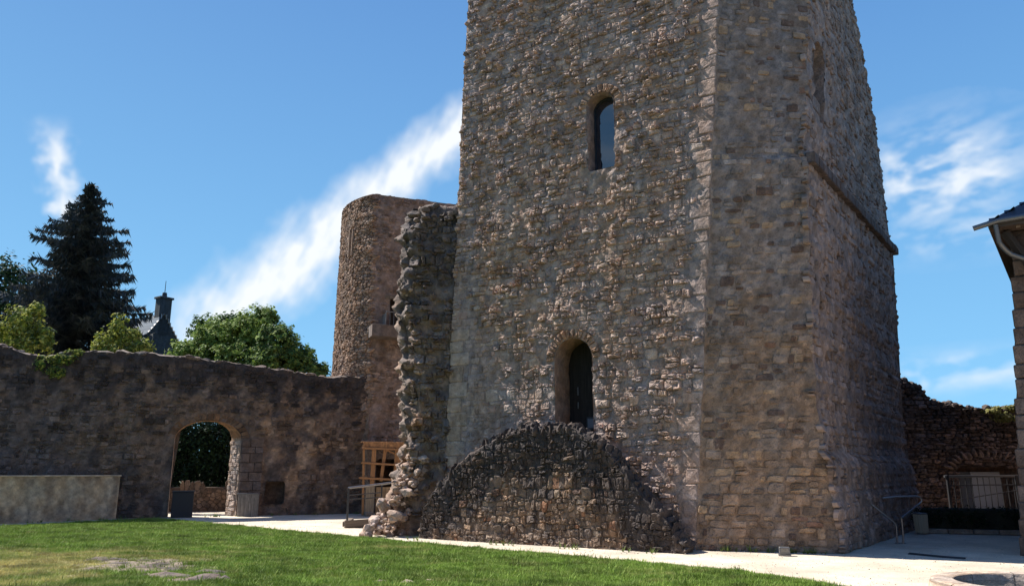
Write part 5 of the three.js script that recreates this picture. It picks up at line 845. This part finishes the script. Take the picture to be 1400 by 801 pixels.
// ---------------------------------------------------------------- lawn: blades, rock outcrop
{
  const r = rng(901), blade = new Build();
  for (let k = 0; k < 7; k++) { const a = r() * 6.28, x = (r() - 0.5) * 0.07, z = (r() - 0.5) * 0.07, h = 0.022 + r() * 0.03, l = 0.012 + r() * 0.03, w = 0.0035; const cx = Math.cos(a), cz = Math.sin(a); blade.tri(blade.v([x - cz * w, 0, z + cx * w], 0, 0, [1, 1, 1]), blade.v([x + cz * w, 0, z - cx * w], 0, 0, [1, 1, 1]), blade.v([x + cx * l, h, z + cz * l], 0, 1, [1, 1, 1])); }
  const bg = blade.make(); bg.deleteAttribute('color');
  const N = 330000, im = new THREE.InstancedMesh(bg, M.grass, N), m = new THREE.Matrix4(), q = new THREE.Quaternion(), Y = new THREE.Vector3(0, 1, 0), s = new THREE.Vector3(), p = new THREE.Vector3(), c = new THREE.Color(); let k = 0, guard = 0;
  while (k < N && guard++ < N * 4) {
    const z = -28.2 + 20.2 * Math.pow(r(), 0.8), x = -20 + 25.2 * r(); if (!inLawn(x, z) || x < z * 0.72 - 2) continue;
    const b = bald(x, z), d = dry(x, z); if (r() < b * 0.96 || r() < d * 0.35) continue;
    const cl = fbm(x * 1.7 + 30, z * 1.7, 3), sc = (0.7 + r() * 0.6) * (1 - d * 0.3) * (1 + Math.max(0, cl) * 1.1 + (r() < 0.015 ? 1.0 : 0)); q.setFromAxisAngle(Y, r() * 6.28); s.set(sc * 1.3, sc, sc * 1.3); p.set(x, 0.008, z); m.compose(p, q, s); im.setMatrixAt(k, m);
    const t = clamp(d * 1.1 + (r() - 0.55) * 0.55 + fbm(x * 0.9 + 3, z * 1.2, 3) * 0.3, 0, 1), v = (0.75 + r() * 0.5) * (1 + fbm(x * 0.5, z * 0.8, 3) * 0.5 - Math.max(0, cl) * 0.35); c.setRGB(lerp(0.17, 0.46, t) * v, lerp(0.265, 0.40, t) * v, lerp(0.04, 0.16, t) * v); im.setColorAt(k, c); k++;
  }
  im.count = k; im.name = 'grass'; im.userData = { kind: 'stuff', label: 'short green mown grass blades covering the lawn', category: 'grass' }; scene.add(im);
  const t = []; for (let i = 0; i < 26; i++) { const k = i / 25, s = 0.07 + r() * 0.16; t.push([lerp(-7.2, -4.3, k) + (r() - 0.5) * lerp(1.3, 0.3, k), lerp(-15.3, -12.0, k) + (r() - 0.5) * 0.7, s * 1.5, 0.03 + r() * 0.035 + (k > 0.7 ? 0.03 : 0), s]); }
  t.push([-2.0, -12.0, 0.2, 0.06, 0.12], [-1.2, -12.1, 0.14, 0.05, 0.1], [-1.55, -11.95, 0.12, 0.06, 0.1], [-6.6, -16.0, 0.2, 0.05, 0.12]);
  const lab = ['flat grey ledge of the rock outcrop in the bald lawn patch', 'small stone poking up through the green lawn'];
  for (const [x, z, a, b, d] of t) single('lawn_rock', lump(r, a, b, d, toneMix(x > -3 ? [0.34, 0.33, 0.26] : [0.105, 0.095, 0.085], 0.6 + r() * 0.8, r), [x, 0.0, z], 2, 0.35), M.stone, lab[x > -3 || z < -15.9 ? 1 : 0], 'rock', x > -3 || z < -15.9 ? 'stones in the lawn' : 'ledges of the lawn outcrop');
}

{ // loose grit on the path and weeds along the foot of the walls
  const r = rng(951), g = new THREE.IcosahedronGeometry(1, 0), N = 4500, im = new THREE.InstancedMesh(g, mat({ roughness: 1 }), N), m = new THREE.Matrix4(), q = new THREE.Quaternion(), e = new THREE.Euler(), c = new THREE.Color(); let k = 0, guard = 0;
  while (k < N && guard++ < N * 8) { const z = -29 + 20 * Math.pow(r(), 0.7), x = -12 + 24 * r(); if (inLawn(x, z) || fbm(x * 0.7, z * 0.7, 3) < -0.05 + r() * 0.3 - 0.15) continue; const s = 0.005 + 0.012 * r() * r() * r(); e.set(r() * 6, r() * 6, r() * 6); q.setFromEuler(e); m.compose(new THREE.Vector3(x, s * 0.3, z), q, new THREE.Vector3(s * 1.3, s * 0.8, s)); im.setMatrixAt(k, m); const v = 0.6 + r() * 0.6; c.setRGB(0.56 * v, 0.48 * v, 0.39 * v); im.setColorAt(k, c); k++; }
  im.count = k; im.name = 'gravel'; im.userData = { kind: 'stuff', label: 'loose grit scattered on the pale path', category: 'gravel' }; scene.add(im);
  const B = new Build(), lines = [[[3.84, -17.0], [6.55, -16.25], 60], [[-3.1, -19.9], [3.3, -16.15], 40], [[-5.9, -31.4], [-17, -26.9], 130], [[-13.7, -28.0], [-17.5, -23.6], 50], [[6.6, -16.3], [12.1, -24.8], 50], [[-6.0, -31.3], [-4.2, -31.9], 20]];
  for (const [a, b, n] of lines) for (let i = 0; i < n; i++) { const t = r(), x0 = lerp(a[0], b[0], t) + (r() - 0.5) * 0.12, z0 = lerp(a[1], b[1], t) + 0.06 + (r() - 0.5) * 0.12; if (fbm(x0 * 1.1, z0 * 1.1, 2) < -0.05) continue; const n1 = 4 + Math.floor(r() * 8), hh = 0.04 + r() * 0.13; for (let j = 0; j < n1; j++) { const an = r() * 6.28, l = hh * (0.3 + r() * 0.8), h = hh * (0.5 + r() * 0.6), w = 0.006 + r() * 0.008, cx = Math.cos(an), cz = Math.sin(an), v = 0.7 + r() * 0.6, col = [0.14 * v, 0.19 * v, 0.05 * v]; B.tri(B.v([x0 - cz * w, 0, z0 + cx * w], 0, 0, col), B.v([x0 + cz * w, 0, z0 - cx * w], 0, 0, col), B.v([x0 + cx * l, h, z0 + cz * l], 0, 1, col)); } }
  const w = new THREE.Mesh(B.make(), M.leaf); w.name = 'weeds'; w.userData = { kind: 'stuff', label: 'sparse weeds growing along the foot of the walls', category: 'weeds' }; scene.add(w);
}
scene.traverse((o) => { if (o.isMesh) { o.castShadow = true; o.receiveShadow = true; } });
renderer.render(scene, camera);
